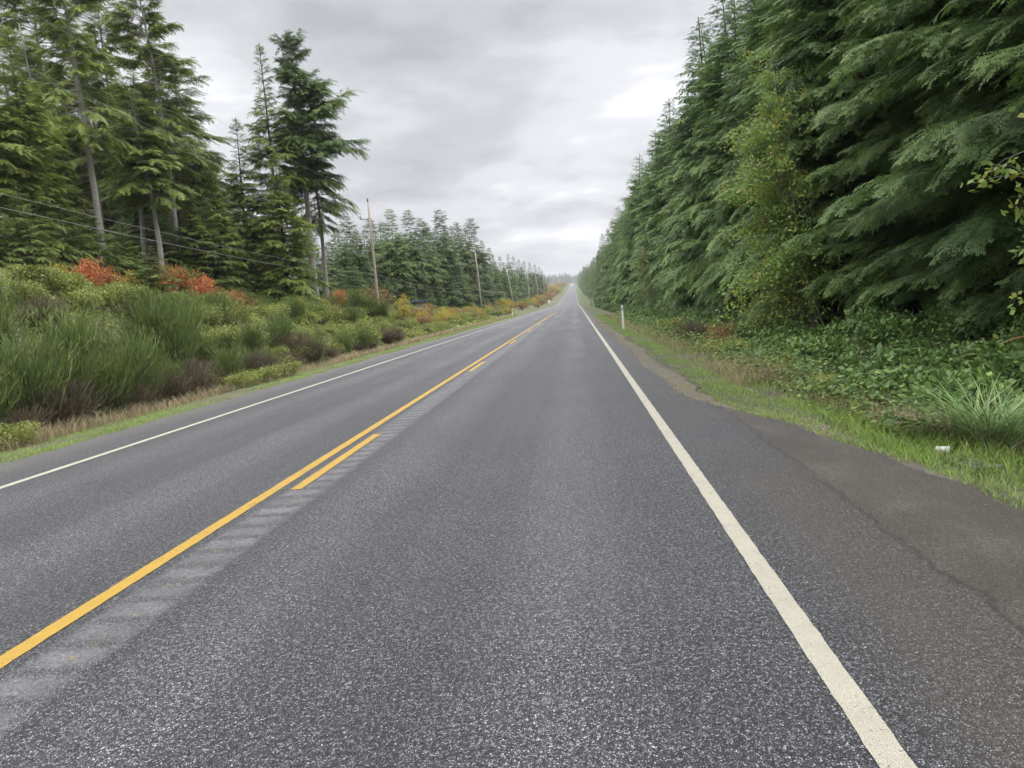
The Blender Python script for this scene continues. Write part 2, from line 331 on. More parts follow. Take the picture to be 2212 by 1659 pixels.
# ------------------------------------------------------------------ terrain
XR, XY, XL = .928, -3.036, -6.627     # right edge line, solid yellow, left edge line
PY = [-50, 0, 150, 220, 290, 412, 590, 963, 1689, 2050, 2400, 4000]
PZ = [0, 0, 0, -.06, .1, 2.2, 6.4, 15.6, 34.9, 43.5, 46, 46]
def zr(y): return np.interp(y, PY, PZ)
_yy = np.linspace(-50, 4000, 8101); _k = np.hanning(61); _k /= _k.sum()
_zz = np.convolve(np.pad(zr(_yy), 30, 'edge'), _k, 'valid')
def zr(y): return np.interp(y, _yy, _zz)
def sst(x, a, b): t = np.clip((np.asarray(x, float)-a)/(b-a), 0, 1); return t*t*(3-2*t)
BY = [0, 14, 20, 24, 30, 34, 40, 50, 60, 75, 105, 130, 200, 300, 450, 800, 3000]
BH = [3.3, 3.4, 3.4, 3.1, 2.6, 2.25, 2.05, 1.8, 1.65, 1.4, .8, .8, 1.0, 2.2, 3.5, 4.5, 5]
def ground(x, y):
    x = np.asarray(x, float); y = np.asarray(y, float)
    bank = np.interp(y, BY, BH)
    left = -.06*sst(-x, 8., 9.)-.22*sst(-x, 9., 10.5)+ (bank+.25)*sst(-x, 10.4, 16.4)+.62*bank*sst(-x, 17.2, 22)*sst(-y, -75, -45)
    right = -.05*sst(x, 1.6, 2.6)-.42*sst(x, 3.3, 5.0)+.55*sst(x, 5.2, 8.5)+.3*sst(x, 9, 30)
    n = .10*np.sin(x*1.3+y*.31)*np.sin(y*.83+1)+.06*np.sin(x*3.1+.4)*np.sin(y*2.1)
    off = sst(np.abs(x+3), 7.2, 10)
    hill = 22*sst(y, 2100, 2900)*1.0
    return zr(y)+left+right+n*off-.02+hill
xs = np.concatenate([[-3500, -1500, -700, -350, -180, -100, -70, -50, -40, -33, -28, -24], np.arange(-22, -7.9, .45), [-7.6, -6, -3, 0, 1.0], np.arange(1.25, 10, .3), [11, 13, 16, 20, 26, 35, 50, 80, 150, 350, 800, 1500, 3500]])
ys = np.concatenate([[-40, -20, -8, -3], np.arange(0, 60, .6), np.arange(60, 160, 2), np.arange(160, 600, 8), np.arange(600, 2100, 30), np.arange(2100, 3600, 100), [4500, 6000, 9000]])
GX, GY = np.meshgrid(xs, ys); GZ = ground(GX, GY)
GZ -= .05*((GX > -7.8) & (GX < 1.3))
nx, ny = len(xs), len(ys); idx = np.arange(nx*ny).reshape(ny, nx)
F = np.stack([idx[:-1, :-1], idx[:-1, 1:], idx[1:, 1:], idx[1:, :-1]], -1).reshape(-1, 4)
o = link('ground', mesh_np('ground', np.stack([GX, GY, GZ], -1).reshape(-1, 3), F, M['ground'], True)); tag(o, kind='structure')

def jag(y, s, a): return a*(np.sin(y*1.7*s+s)+.7*np.sin(y*4.3*s+2*s)+.5*np.sin(y*11.1*s)+.4*np.sin(y*23*s))
PE = [(-20, 3.2), (3, 3.15), (5.4, 2.92), (6.15, 2.74), (6.8, 2.67), (7.7, 2.46), (9.0, 2.34), (9.8, 2.06), (10.7, 1.78), (11.4, 1.55), (12.2, 1.47), (24, 1.42), (41, 1.3), (65, 1.25), (4000, 1.25)]
def pave_r(y): return np.interp(y, [a for a, b in PE], [b for a, b in PE])+jag(y, 1, .026)*(np.asarray(y) < 120)+.05*np.sin(np.asarray(y)*.61)*(np.asarray(y) < 120)
def pave_l(y): return -7.92+jag(y, .7, .05)*(np.asarray(y) < 120)
def strip(name, m, ysamp, xl, xr, lift, cols=None, kind='structure'):
    cols = cols or 2; t = np.linspace(0, 1, cols)
    X = xl(ysamp)[:, None]*(1-t)+xr(ysamp)[:, None]*t; Y = np.repeat(ysamp[:, None], cols, 1)
    Z = zr(Y)+lift
    n = len(ysamp); idx = np.arange(n*cols).reshape(n, cols)
    F = np.stack([idx[:-1, :-1], idx[:-1, 1:], idx[1:, 1:], idx[1:, :-1]], -1).reshape(-1, 4)
    o = link(name, mesh_np(name, np.stack([X, Y, Z], -1).reshape(-1, 3), F, m)); tag(o, kind=kind); return o
yr = np.concatenate([[-20, -10, -4], np.arange(-2, 60, .08), np.arange(60, 160, 1), np.arange(160, 600, 5), np.arange(600, 2360, 15)])
strip('road', M['road'], yr, pave_l, pave_r, .0)
const = lambda c: (lambda y: np.full(len(y), c))
# gravel and silt shoulder beside the right pavement edge
strip('shoulder', M['gravel'], yr[yr < 400], lambda y: pave_r(y)-.03, lambda y: pave_r(y)+.32+.28*sst(y, 11, 16)+jag(y, .45, .07), -.012-.0, 3)
def edged(name, m, y0, y1, x, wd, lift=.004):
    ysamp = yr[(yr >= y0) & (yr <= y1)]
    ysamp = np.concatenate([[y0], ysamp[(ysamp > y0) & (ysamp < y1)], [y1]])
    nj = lambda y, s: (.0016*np.sin(y*41*s)+.0016*np.sin(y*97*s+1)+.0014*np.sin(y*7.3*s))*(y < 30)
    return strip(name, m, ysamp, lambda y: x-wd/2+nj(y, 1), lambda y: x+wd/2+nj(y, 1.3), lift)
edged('edge_line', M['wpaint'], -5, 2340, XR, .115)
edged('edge_line', M['wpaint'], -5, 2340, XL, .115)
edged('centre_line', M['ypaint'], -5, 110, XY+.01, .115)
for k in range(0, 9):
    y0 = 6.99+12.19*k
    edged('dashed_line', M['ypaint'], y0, y0+3.05, XY+.255, .11, .0105)
for k in range(9, 60):
    y0 = 6.99+12.19*k
    edged('dashed_line', M['ypaint'], y0, y0+3.05, XY+.13, .11, .010)
# milled rumble strip: one shallow trough every 0.305 m
def rumble():
    x0, x1 = -2.885, -2.455; per = .305
    y = np.arange(.6, 62, per/8); t = np.linspace(0, 1, 7)
    X = x0+(x1-x0)*t[None, :]+np.zeros((len(y), 1)); Y = y[:, None]+0*X
    ph = (np.abs(((y/per) % 1)-.5)*2)           # 0 at trough middle
    depth = .012*(1-ph**2)[:, None]*np.sin(np.pi*np.clip(t, .02, .98))[None, :]**.5
    end = .006*np.sin(y*31)[:, None]*(t[None, :] > .9)-.012*(ph[:, None]**2)*(t[None, :] > .9)
    X = X+end; Z = .0085-depth*.5+rng.normal(0, .0004, X.shape)
    Z[:, 0] = .0005; Z[:, -1] = .0005
    n, c = X.shape; idx = np.arange(n*c).reshape(n, c)
    F = np.stack([idx[:-1, :-1], idx[:-1, 1:], idx[1:, 1:], idx[1:, :-1]], -1).reshape(-1, 4)
    o = link('rumble_strip', mesh_np('rumble_strip', np.stack([X, Y, Z], -1).reshape(-1, 3), F, M['rumble'], True)); tag(o, kind='structure')
rumble()

# ------------------------------------------------------------------ foliage kit
def frond(n, sl, wd, ang=58, flat=.12, tip=True, seed=0):
    """unit-long spray in the xy plane: kite-shaped side sprigs off a central axis"""
    r = np.random.default_rng(seed); Q = []
    def kite(p, d, L, w, nrm):
        d = d/np.linalg.norm(d); s = np.cross(nrm, d); s /= np.linalg.norm(s)
        Q.append([p, p+d*L*.45+s*w/2, p+d*L, p+d*L*.45-s*w/2])
    for i in range(n):
        t = (i+.6)/(n+.2)
        for sg in (-1, 1):
            a = R(ang+r.uniform(-12, 12)-22*t); L = sl*(1-.72*t)*r.uniform(.75, 1.2)+.05
            kite(np.array([t, 0, 0]), np.array([math.cos(a), sg*math.sin(a), -.22+r.uniform(-flat, flat)*2]), L, wd*r.uniform(.8, 1.3)*(1-.3*t), np.array([r.uniform(-.3, .3), r.uniform(-.5, .5), 1]))
    if tip: kite(np.array([.0, 0, 0]), np.array([1, 0, 0.]), 1.08, wd*.8, np.array([0, .2, 1]))
    return np.array(Q)
def frond2(n, sl, wd, seed=0):
    """spray whose side sprigs each carry their own short sprigs"""
    r = np.random.default_rng(seed); B = frond(n, sl, wd*.55, seed=seed); out = [B]
    for q in B[:-1]:
        p0, tip = q[0], q[2]; d = tip-p0; L = np.linalg.norm(d); d = d/L; s = np.cross([0, 0, 1.], d); s /= np.linalg.norm(s)
        for t in (.22, .52, .8):
            for sg in (-1, 1):
                a = R(48+r.uniform(-12, 12)); dd = d*math.cos(a)+s*sg*math.sin(a)+np.array([0, 0, r.uniform(-.25, .05)]); l = (L*.42*(1-.6*t)+.025)*r.uniform(.8, 1.2); p = p0+d*L*t; w2 = np.cross([r.uniform(-.3, .3), r.uniform(-.3, .3), 1], dd); w2 /= np.linalg.norm(w2)
                out.append(np.array([[p, p+dd*l*.45+w2*wd*.42, p+dd*l, p+dd*l*.45-w2*wd*.42]]))
    return np.concatenate(out)
def place(T, O, X, Z, s, droop):
    """copy template T (k,4,3) at origins O, x axis X, approx normal Z, scale s; droop bends it down"""
    X = X/np.linalg.norm(X, axis=1, keepdims=True); Yv = np.cross(Z, X); Yv /= np.linalg.norm(Yv, axis=1, keepdims=True)+1e-9; Zv = np.cross(X, Yv)
    A = np.stack([X, Yv, Zv], 1)*s[:, None, None]            # rows
    out = np.einsum('kij,nja->nkia', T, A)+O[:, None, None, :]
    out[..., 2] -= (droop*s)[:, None, None]*(T[None, :, :, 0]**2)
    return out.reshape(-1, 4, 3)
def trunk_mb(H, r0, bend=.3, n=10, seed=0, top=.03, rings=14):
    r = random.Random(seed); mb = MB(); a, b = r.uniform(0, 6), r.uniform(0, 6); pts = []; rad = []
    for i in range(rings+1):
        t = i/rings; pts.append((bend*math.sin(a+t*2.2)*t-bend*math.sin(a)*0, bend*math.sin(b+t*2.8)*t, t*H-(.6 if i == 0 else 0)))
        rad.append(max(top, r0*(1-t)**.85*(1+.35*math.exp(-t*22))))
    mb.tube(pts, rad, n); return mb, pts
def axis_at(pts, H, h):
    hs = np.array([p[2] for p in pts]); P = np.array(pts)
    return np.stack([np.interp(h, hs, P[:, 0]), np.interp(h, hs, P[:, 1])], -1)
def conifer(name, H, R0, base, nb, lod, mt, seed, prof=.8, trunk_r=None, bark='darkbark', droop=.22, elev=(-8, 28), inner=.15, patch=0., shoots=None, size=1., lean=None, tuft=1., stubs=0, bend=.3, fine=False, hang=.28):
    """returns (trunk mesh, crown mesh). crown = limbs carrying flat drooping sprays"""
    r = np.random.default_rng(seed); tr = trunk_r or H*.0125
    mb, pts = trunk_mb(H, tr, bend, 10 if lod < 2 else 5, seed, rings=14 if lod < 2 else 5)
    t = np.sort(r.uniform(0, 1, nb)**.92)                     # position up the crown
    h = H*(base+(1-base)*t*.985); az = (np.arange(nb)*2.399+r.uniform(-.5, .5, nb)) % (2*np.pi)
    whorl = np.round(h/.42)*.42 if lod < 2 else h; h = h*.45+whorl*.55
    L = R0*(1-t)**prof*r.uniform(.55, 1.18, nb)+.22*size
    if patch > 0:                                             # ragged crown: clumps of missing or stunted limbs
        k = np.sin(t*17+az*1.3+seed)+np.sin(t*31-az*2.1+seed*2.); L *= np.where(k < -.3, 1-patch, 1)*(1+.25*np.sin(t*11+seed))
    low = sst(t, 0, .12); L *= .6+.4*low
    el = np.radians(elev[0]+(elev[1]-elev[0])*t**1.3+r.normal(0, 6, nb)); dr = droop*r.uniform(.6, 1.4, nb)*(1-.5*t)
    ax = axis_at(pts, H, h); D = np.stack([np.cos(az)*np.cos(el), np.sin(az)*np.cos(el), np.sin(el)], -1)
    O = np.concatenate([ax, h[:, None]], 1)
    if lean is not None:                                      # limbs on one side longer (wind- or light-shaped crown)
        c = np.cos(az-lean[0]); L *= 1+lean[1]*np.clip(c, -.6, 1)*np.clip(1-abs(t-lean[2])*2.4, 0, 1)
    def P(i, tt): return O[i]+D[i]*(L[i]*tt)[:, None]-np.array([0, 0, 1.])*(dr[i]*L[i]*tt**2)[:, None]
    ns = shoots or (11, 6, 3)[lod]
    Q = []; tint = []
    T = [frond2(7, .36, .034*tuft, seed=seed*5+k) for k in range(4)] if fine else [frond((9, 4, 1)[lod], (.34, .36, .42)[lod], (.062, .125, .30)[lod]*tuft, seed=seed*5+k) for k in range(4)]
    # how many shoots: longer limbs carry more
    cnt = np.maximum(2, (ns*np.clip(L/(R0*.6), .3, 1.6)).astype(int)); I = np.repeat(np.arange(nb), cnt*2)
    sub = np.concatenate([np.arange(c*2) for c in cnt]); tt = inner+(1-inner)*((sub//2)+r.uniform(.1, .9, len(sub)))/np.repeat(cnt, cnt*2)
    sg = np.where(sub % 2 == 0, -1., 1.); Pos = P(I, tt)
    tan = D[I]-np.array([0, 0, 2.])*(dr[I]*tt)[:, None]; side = np.cross(tan, [0, 0, 1.]); side /= np.linalg.norm(side, axis=1, keepdims=True)
    ang = np.radians(r.uniform(30, 72, len(I)))*(1-.35*tt)
    X = tan/np.linalg.norm(tan, axis=1, keepdims=True)*np.cos(ang)[:, None]+side*(sg*np.sin(ang))[:, None]+np.stack([r.normal(0, .1, len(I)), r.normal(0, .1, len(I)), r.normal(-.08, .16, len(I))], -1)
    sz = (L[I]*.48*(1-.55*tt)+.16*size)*r.uniform(.7, 1.25, len(I))
    if lod == 0: sz = np.minimum(sz, (.85 if fine else 1.1)*size*r.uniform(.6, 1.15, len(sz)))
    Zn = np.array([0, 0, 1.])+np.stack([r.normal(0, .30, len(I)), r.normal(0, .30, len(I)), r.normal(0, .1, len(I))], -1)
    wh = r.integers(0, 4, len(I)); limb_t = r.uniform(-.16, .16, nb)
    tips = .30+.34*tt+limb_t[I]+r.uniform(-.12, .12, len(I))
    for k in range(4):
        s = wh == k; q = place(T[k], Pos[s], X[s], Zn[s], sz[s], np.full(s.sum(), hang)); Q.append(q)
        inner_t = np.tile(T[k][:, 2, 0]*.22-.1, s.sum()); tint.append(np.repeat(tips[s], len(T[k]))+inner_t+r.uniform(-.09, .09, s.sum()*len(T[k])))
    # terminal spray of each limb
    i = np.arange(nb); e = P(i, np.full(nb, .72)); X = P(i, np.ones(nb))-e+1e-4; sz = np.maximum(np.linalg.norm(X, axis=1)*1.25, .25*size)
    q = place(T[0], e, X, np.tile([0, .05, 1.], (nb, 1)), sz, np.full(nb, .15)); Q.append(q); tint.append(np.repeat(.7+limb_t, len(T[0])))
    # leader
    nl = 10; hh = np.linspace(H*.955, H, nl); a = r.uniform(0, 6.28, nl); axl = axis_at(pts, H, hh)
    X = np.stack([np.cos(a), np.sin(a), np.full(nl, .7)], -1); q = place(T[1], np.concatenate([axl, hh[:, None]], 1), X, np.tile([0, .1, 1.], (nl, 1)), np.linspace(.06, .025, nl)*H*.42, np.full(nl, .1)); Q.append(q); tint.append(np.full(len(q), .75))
    # limbs
    if lod < 2:
        nn = 3 if lod == 0 else 2
        for j in range(nb if lod == 0 else nb//2):
            jj = np.array([j]*(nn+1)); p = P(jj, np.linspace(0, .9, nn+1)); rr = [max(.006, tr*.16*(L[j]/R0)*(1-.8*k/nn)+.004) for k in range(nn+1)]
            mb.tube([tuple(q) for q in p], rr, 3, False)
    for j in range(stubs):                                    # dead snags below the crown
        hh = r.uniform(.12, base+.05)*H; a = r.uniform(0, 6.28); l = r.uniform(.5, 2.2); o_ = axis_at(pts, H, np.array([hh]))[0]
        p0 = np.array([o_[0], o_[1], hh]); p = [p0+np.array([math.cos(a)*l*q, math.sin(a)*l*q, -.12*l*q*q+.1*q]) for q in (0, .5, 1)]
        mb.tube([tuple(q) for q in p], [.03, .02, .006], 3, False)
        for q in range(5): # fine dead twigs
            b0 = p0+(p[2]-p0)*r.uniform(.3, 1); dd = np.array([r.normal(0, .3), r.normal(0, .3), r.normal(-.25, .2)]); mb.tube([tuple(b0), tuple(b0+dd)], [.01, .003], 3, False)
    me_c = quads_mesh(name+'_crown', np.concatenate(Q), M[mt], np.clip(np.concatenate(tint), 0, 1))
    return mb.mesh(name+'_trunk', M[bark], True), me_c
PROTO = {}
def proto(key, n, **k):
    PROTO[key] = [conifer(key, seed=k.get('seed', 1)+i*13, **{a: b for a, b in k.items() if a != 'seed'}) for i in range(n)]
def tree(name, key, x, y, label, cat='tree', group=None, s=1., rz=None, z=None, tilt=None, sz=None, var=None):
    v = PROTO[key]; tm, cmh = v[random.randrange(len(v)) if var is None else var]
    o = empty(name, (x, y, float(ground(x, y)) if z is None else z), random.uniform(0, 6.28) if rz is None else rz)
    o.scale = (s, s, s*(sz or 1))
    if tilt: o.rotation_euler = (tilt[0], tilt[1], o.rotation_euler[2])
    a = link('trunk', tm, o); b = link('crown', cmh, o)
    return tag(o, label, cat, group)

# ------------------------------------------------------------------ right wall of hemlocks
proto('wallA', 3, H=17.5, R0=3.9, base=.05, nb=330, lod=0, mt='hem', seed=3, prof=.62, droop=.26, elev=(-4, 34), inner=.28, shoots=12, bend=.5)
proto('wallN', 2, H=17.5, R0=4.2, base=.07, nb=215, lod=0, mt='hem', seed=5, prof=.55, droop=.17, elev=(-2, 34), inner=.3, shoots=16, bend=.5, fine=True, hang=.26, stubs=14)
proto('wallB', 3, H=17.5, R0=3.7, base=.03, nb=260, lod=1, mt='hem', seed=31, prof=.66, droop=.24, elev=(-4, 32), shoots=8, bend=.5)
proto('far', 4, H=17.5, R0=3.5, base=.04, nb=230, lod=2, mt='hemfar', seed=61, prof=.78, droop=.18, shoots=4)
WL = 'dark green hemlock in the dense tree wall beside the right shoulder'
G1 = 'hemlocks of the tree wall on the right'
y = 9.5; k = 0
NEAR = ['nearest hemlock of the right tree wall, its lowest boughs over the sedge clump',
        'hemlock with long drooping boughs, second in the right tree wall',
        'hemlock with wide layered boughs, third in the right tree wall',
        'hemlock above the blackberry bank, fourth in the right tree wall',
        'hemlock just nearer than the yellowing alder in the right tree wall',
        'hemlock standing right behind the yellowing alder',
        'hemlock just beyond the yellowing alder, its top against the sky',
        'hemlock whose thin leader stands out level with the white marker post']
while y < 46:
    x = 9.7+random.uniform(-.35, .55)
    lab = NEAR[k] if k < len(NEAR) else 'hemlock of the right tree wall behind the nearest white marker post'
    tree('hemlock_tree', 'wallN' if y < 25 else 'wallA', x, y, lab, group=None if k < len(NEAR) else 'hemlocks behind the nearest marker post', s=random.uniform(.9, 1.06)); k += 1
    y += random.uniform(3.0, 3.8) if y < 24 else random.uniform(2.4, 3.1)
yy = 11.
while yy < 60:   # second row fills the gaps
    tree('hemlock_tree', 'wallB', 13.2+random.uniform(-.6, .8), yy, 'shaded hemlock deeper in the wood behind the first row on the right', group='second row of hemlocks on the right', s=random.uniform(.95, 1.15)); yy += random.uniform(3.4, 4.4)
for q in range(9):
    tree('hemlock_tree', 'wallB', 17.5+random.uniform(-1, 1), 13+q*4.3, 'hemlock in the dark interior of the wood on the right', group='inner hemlocks on the right', s=random.uniform(1, 1.15))
while y < 150:
    tree('hemlock_tree', 'wallB', 9.6+random.uniform(-.4, .8), y, WL, group=G1, s=random.uniform(.82, 1.12)); y += random.uniform(2.8, 3.8)
n = 0
while y < 2300:
    st = 5 if y < 320 else (11 if y < 700 else 26)
    s = random.uniform(.85, 1.15)*(1.0 if y < 600 else 1.1)
    tree('hemlock_tree', 'far', 9.6+random.uniform(-.6, 1.2)-(.6 if y > 400 else 0), y, 'distant conifer in the far part of the tree wall on the right', group='far conifers on the right', s=s); y += st*random.uniform(.8, 1.2); n += 1

# ------------------------------------------------------------------ left wood
proto('tall', 3, H=26, R0=3.5, base=.42, nb=250, lod=0, mt='spruce', seed=7, prof=.45, trunk_r=.34, bark='bark', droop=.16, elev=(-8, 38), inner=.38, patch=.75, shoots=13, size=.85, stubs=26, bend=.8, hang=.3)
proto('slim', 2, H=17, R0=2.3, base=.45, nb=150, lod=0, mt='spruce', seed=17, prof=.5, trunk_r=.22, bark='bark', droop=.30, inner=.3, patch=.4, shoots=8, stubs=10, bend=.5)
proto('full', 3, H=18, R0=3.2, base=.06, nb=300, lod=0, mt='spruce', seed=27, prof=.62, hang=.3, droop=.2, elev=(-4, 36), inner=.3, shoots=9, patch=.2, bark='darkbark')
proto('youngc', 3, H=7.5, R0=2.1, base=.03, nb=130, lod=0, mt='young', seed=37, prof=.8, droop=.2, elev=(0, 40), inner=.25, shoots=7, size=.7)
proto('mid', 4, H=18, R0=3.0, base=.32, nb=250, lod=1, mt='hemfar', seed=47, prof=.6, trunk_r=.16, bark='bark', droop=.18, elev=(-12, 30), patch=.3, shoots=7, inner=.2)
proto('midfull', 4, H=9, R0=2.4, base=.03, nb=200, lod=1, mt='hemfar', seed=57, prof=.85, droop=.15, elev=(-4, 38), shoots=5)
proto('lean', 1, H=20, R0=3.4, base=.47, nb=240, lod=0, mt='hemfar', seed=91, prof=.42, trunk_r=.34, bark='bark', droop=.10, elev=(-4, 40), inner=.22, patch=.5, shoots=13, lean=(0, .75, .42), stubs=10, size=1.2)

def lt(name, key, u, v_top, y, label, Hn, group=None, sxy=1., **kw):
    """tree whose top shows at view pixel (u, v_top) at distance y"""
    p = at(u, v_top, y); gz = float(ground(p.x, p.y)); s = (p.z-gz)/Hn
    o = tree(name, key, p.x, p.y, label, group=group, s=s, **kw)
    o.scale = (s*sxy, s*sxy, s); return o
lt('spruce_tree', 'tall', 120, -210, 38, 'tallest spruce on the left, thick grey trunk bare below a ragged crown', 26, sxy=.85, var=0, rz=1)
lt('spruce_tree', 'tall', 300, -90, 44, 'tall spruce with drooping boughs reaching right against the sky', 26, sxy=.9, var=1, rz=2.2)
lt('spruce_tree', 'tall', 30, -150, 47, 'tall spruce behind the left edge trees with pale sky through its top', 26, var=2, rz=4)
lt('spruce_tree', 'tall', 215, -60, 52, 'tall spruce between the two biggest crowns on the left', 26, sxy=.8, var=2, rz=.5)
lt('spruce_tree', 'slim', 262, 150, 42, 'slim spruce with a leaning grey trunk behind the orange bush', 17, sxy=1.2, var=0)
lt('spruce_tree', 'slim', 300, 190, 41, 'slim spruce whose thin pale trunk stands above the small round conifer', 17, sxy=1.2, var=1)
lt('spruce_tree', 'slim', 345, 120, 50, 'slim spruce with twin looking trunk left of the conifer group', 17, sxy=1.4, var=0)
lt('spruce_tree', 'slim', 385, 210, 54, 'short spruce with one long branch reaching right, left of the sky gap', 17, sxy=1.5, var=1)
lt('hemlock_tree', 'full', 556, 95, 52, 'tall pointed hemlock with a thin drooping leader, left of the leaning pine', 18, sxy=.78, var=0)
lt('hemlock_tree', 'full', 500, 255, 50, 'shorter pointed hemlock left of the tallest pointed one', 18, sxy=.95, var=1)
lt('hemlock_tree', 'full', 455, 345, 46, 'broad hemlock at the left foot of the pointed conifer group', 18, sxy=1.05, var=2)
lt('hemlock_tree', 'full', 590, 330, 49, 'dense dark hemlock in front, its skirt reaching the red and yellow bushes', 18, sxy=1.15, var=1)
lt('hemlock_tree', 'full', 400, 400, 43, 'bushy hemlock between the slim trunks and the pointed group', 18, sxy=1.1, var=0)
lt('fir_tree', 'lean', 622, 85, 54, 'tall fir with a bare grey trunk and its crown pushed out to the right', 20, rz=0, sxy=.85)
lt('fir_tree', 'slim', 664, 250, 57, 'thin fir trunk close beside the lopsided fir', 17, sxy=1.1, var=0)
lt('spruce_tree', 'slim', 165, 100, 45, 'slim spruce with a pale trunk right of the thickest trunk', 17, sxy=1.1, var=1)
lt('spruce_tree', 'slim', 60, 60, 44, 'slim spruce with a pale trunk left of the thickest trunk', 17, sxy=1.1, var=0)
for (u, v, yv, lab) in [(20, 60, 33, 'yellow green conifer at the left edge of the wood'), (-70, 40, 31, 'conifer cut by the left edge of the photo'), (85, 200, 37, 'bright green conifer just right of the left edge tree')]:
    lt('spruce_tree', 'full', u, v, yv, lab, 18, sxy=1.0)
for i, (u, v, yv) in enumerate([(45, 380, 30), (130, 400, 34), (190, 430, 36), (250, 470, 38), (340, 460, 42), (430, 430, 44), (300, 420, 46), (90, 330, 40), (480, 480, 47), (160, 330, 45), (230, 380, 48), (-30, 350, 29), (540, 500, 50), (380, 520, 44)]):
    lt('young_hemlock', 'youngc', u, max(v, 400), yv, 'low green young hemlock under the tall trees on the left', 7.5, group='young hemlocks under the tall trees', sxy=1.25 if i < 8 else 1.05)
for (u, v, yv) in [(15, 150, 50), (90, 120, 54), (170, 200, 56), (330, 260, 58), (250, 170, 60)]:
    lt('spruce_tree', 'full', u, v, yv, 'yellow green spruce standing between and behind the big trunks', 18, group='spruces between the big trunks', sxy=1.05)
for i in range(16):   # wood behind
    x = -27-random.uniform(0, 14); yv = 46+i*1.5
    if random.random() < .5: tree('spruce_tree', 'mid', x-4, yv+16, 'spruce deep in the wood behind the tall left trees', group='spruces deep in the left wood', s=random.uniform(.8, 1.0))
    else: tree('spruce_tree', 'midfull', x, yv, 'low conifer filling the wood behind the left trunks', group='low conifers in the left wood', s=random.uniform(1, 1.3))
# stand in the middle distance: tops as seen in the photograph
mids = [(706, 520, 82), (722, 505, 100), (745, 465, 86), (770, 500, 92), (797, 470, 96), (815, 520, 100), (845, 450, 92), (880, 452, 98), (905, 470, 102), (920, 480, 97), (945, 452, 103), (962, 500, 100), (985, 478, 108), (1015, 470, 112), (1000, 505, 118), (1042, 545, 150), (830, 480, 110), (860, 500, 112), (932, 500, 112), (975, 510, 122)]
for (u, v, yv) in mids:
    yv = max(yv, 21.5*1662/(1243-u))
    lt('conifer_tree', 'mid', u, v, yv, 'thin trunked conifer in the stand between the first and second utility poles', 18, group='stand between the first two poles', sxy=1.0)
for (u, v, yv) in [(730, 575, 78), (760, 555, 76), (700, 600, 72), (800, 590, 84), (835, 600, 80), (870, 585, 92), (912, 592, 88), (940, 598, 84), (958, 560, 100), (985, 560, 98), (1012, 545, 104), (1000, 590, 100), (1040, 570, 110), (1065, 575, 120), (1085, 580, 130), (890, 620, 90), (780, 610, 78), (1030, 600, 108)]:
    yv = max(yv, 19.8*1662/(1243-u)); lt('young_conifer', 'midfull', u, v, yv, 'low branched young conifer along the front of the middle stand', 9, group='young conifers in front of the stand', sxy=1.15)
for (u, v, yv) in [(1062, 548, 140), (1078, 552, 150), (1095, 548, 160), (1108, 552, 170), (1120, 560, 185), (1132, 563, 205), (1145, 566, 230), (1155, 570, 260), (1163, 575, 290), (1170, 582, 330), (1088, 565, 150), (1102, 570, 165), (1126, 575, 200), (1140, 580, 230), (1070, 565, 135), (1150, 585, 260), (1160, 592, 300)]:
    yv = max(yv, random.uniform(20, 22.5)*1662/(1243-u)); lt('conifer_tree', 'far', u, v, yv, 'conifer in the receding row beyond the second utility pole', 17.5, group='receding conifers on the left', sxy=1.15)
for i, u in enumerate(range(690, 1075, 13)):
    yv = random.uniform(25, 31)*1662/(1243-u); lt('conifer_tree', 'far', u, np.interp(u, [690, 745, 1015, 1075], [540, 485, 492, 560])+random.uniform(-12, 35), yv, 'conifer in the dense rear of the middle stand', 17.5, group='rear trees of the middle stand', sxy=1.25)
for i in range(16):
    yv = 44+i*2.2; tree('spruce_tree', 'midfull', -24-random.uniform(0, 6), yv, 'bushy conifer closing the wood behind the big trunks', group='bushy conifers behind the trunks', s=random.uniform(.8, 1.15))
yv = 330
while yv < 1500:
    tree('conifer_tree', 'far', -26-random.uniform(0, 12)-yv*.012, yv, 'hazy conifer far along the left side of the road', group='hazy conifers on the left', s=random.uniform(.7, 1.05)); yv += 22 if yv < 800 else 45
# far wooded hill beyond the crest: nobody could count it
def far_wood():
    r = np.random.default_rng(5); _, c = PROTO['far'][0]; _, c2 = PROTO['far'][1]
    Qs = []; Ts = []
    for me in (c, c2):
        V = np.zeros(len(me.vertices)*3, np.float32); me.vertices.foreach_get('co', V); V = V.reshape(-1, 4, 3)
        big = np.arange(0, len(V), 5); V = V[big]; cen = V.mean(1, keepdims=True); V = cen+(V-cen)*2.6
        for i in range(130):
            y = r.uniform(2050, 2750); x = r.uniform(-430, 60) if i % 3 else r.uniform(-200, -12)
            if -14 < x < 6 and y < 2400: continue
            s = r.uniform(1.0, 1.7); a = r.uniform(0, 6.28); cs, sn = math.cos(a), math.sin(a)
            W = V@np.array([[cs, sn, 0], [-sn, cs, 0], [0, 0, 1]], np.float32)*np.array([s*1.6, s*1.6, s])+np.array([x, y, float(ground(x, y))])
            Qs.append(W); Ts.append(np.full(len(W), r.uniform(.2, .8)))
    o = link('far_wood', quads_mesh('far_wood', np.concatenate(Qs), M['hemfar'], np.concatenate(Ts))); tag(o, 'hazy wooded rise beyond the crest of the road', 'wood', kind='stuff')
far_wood()

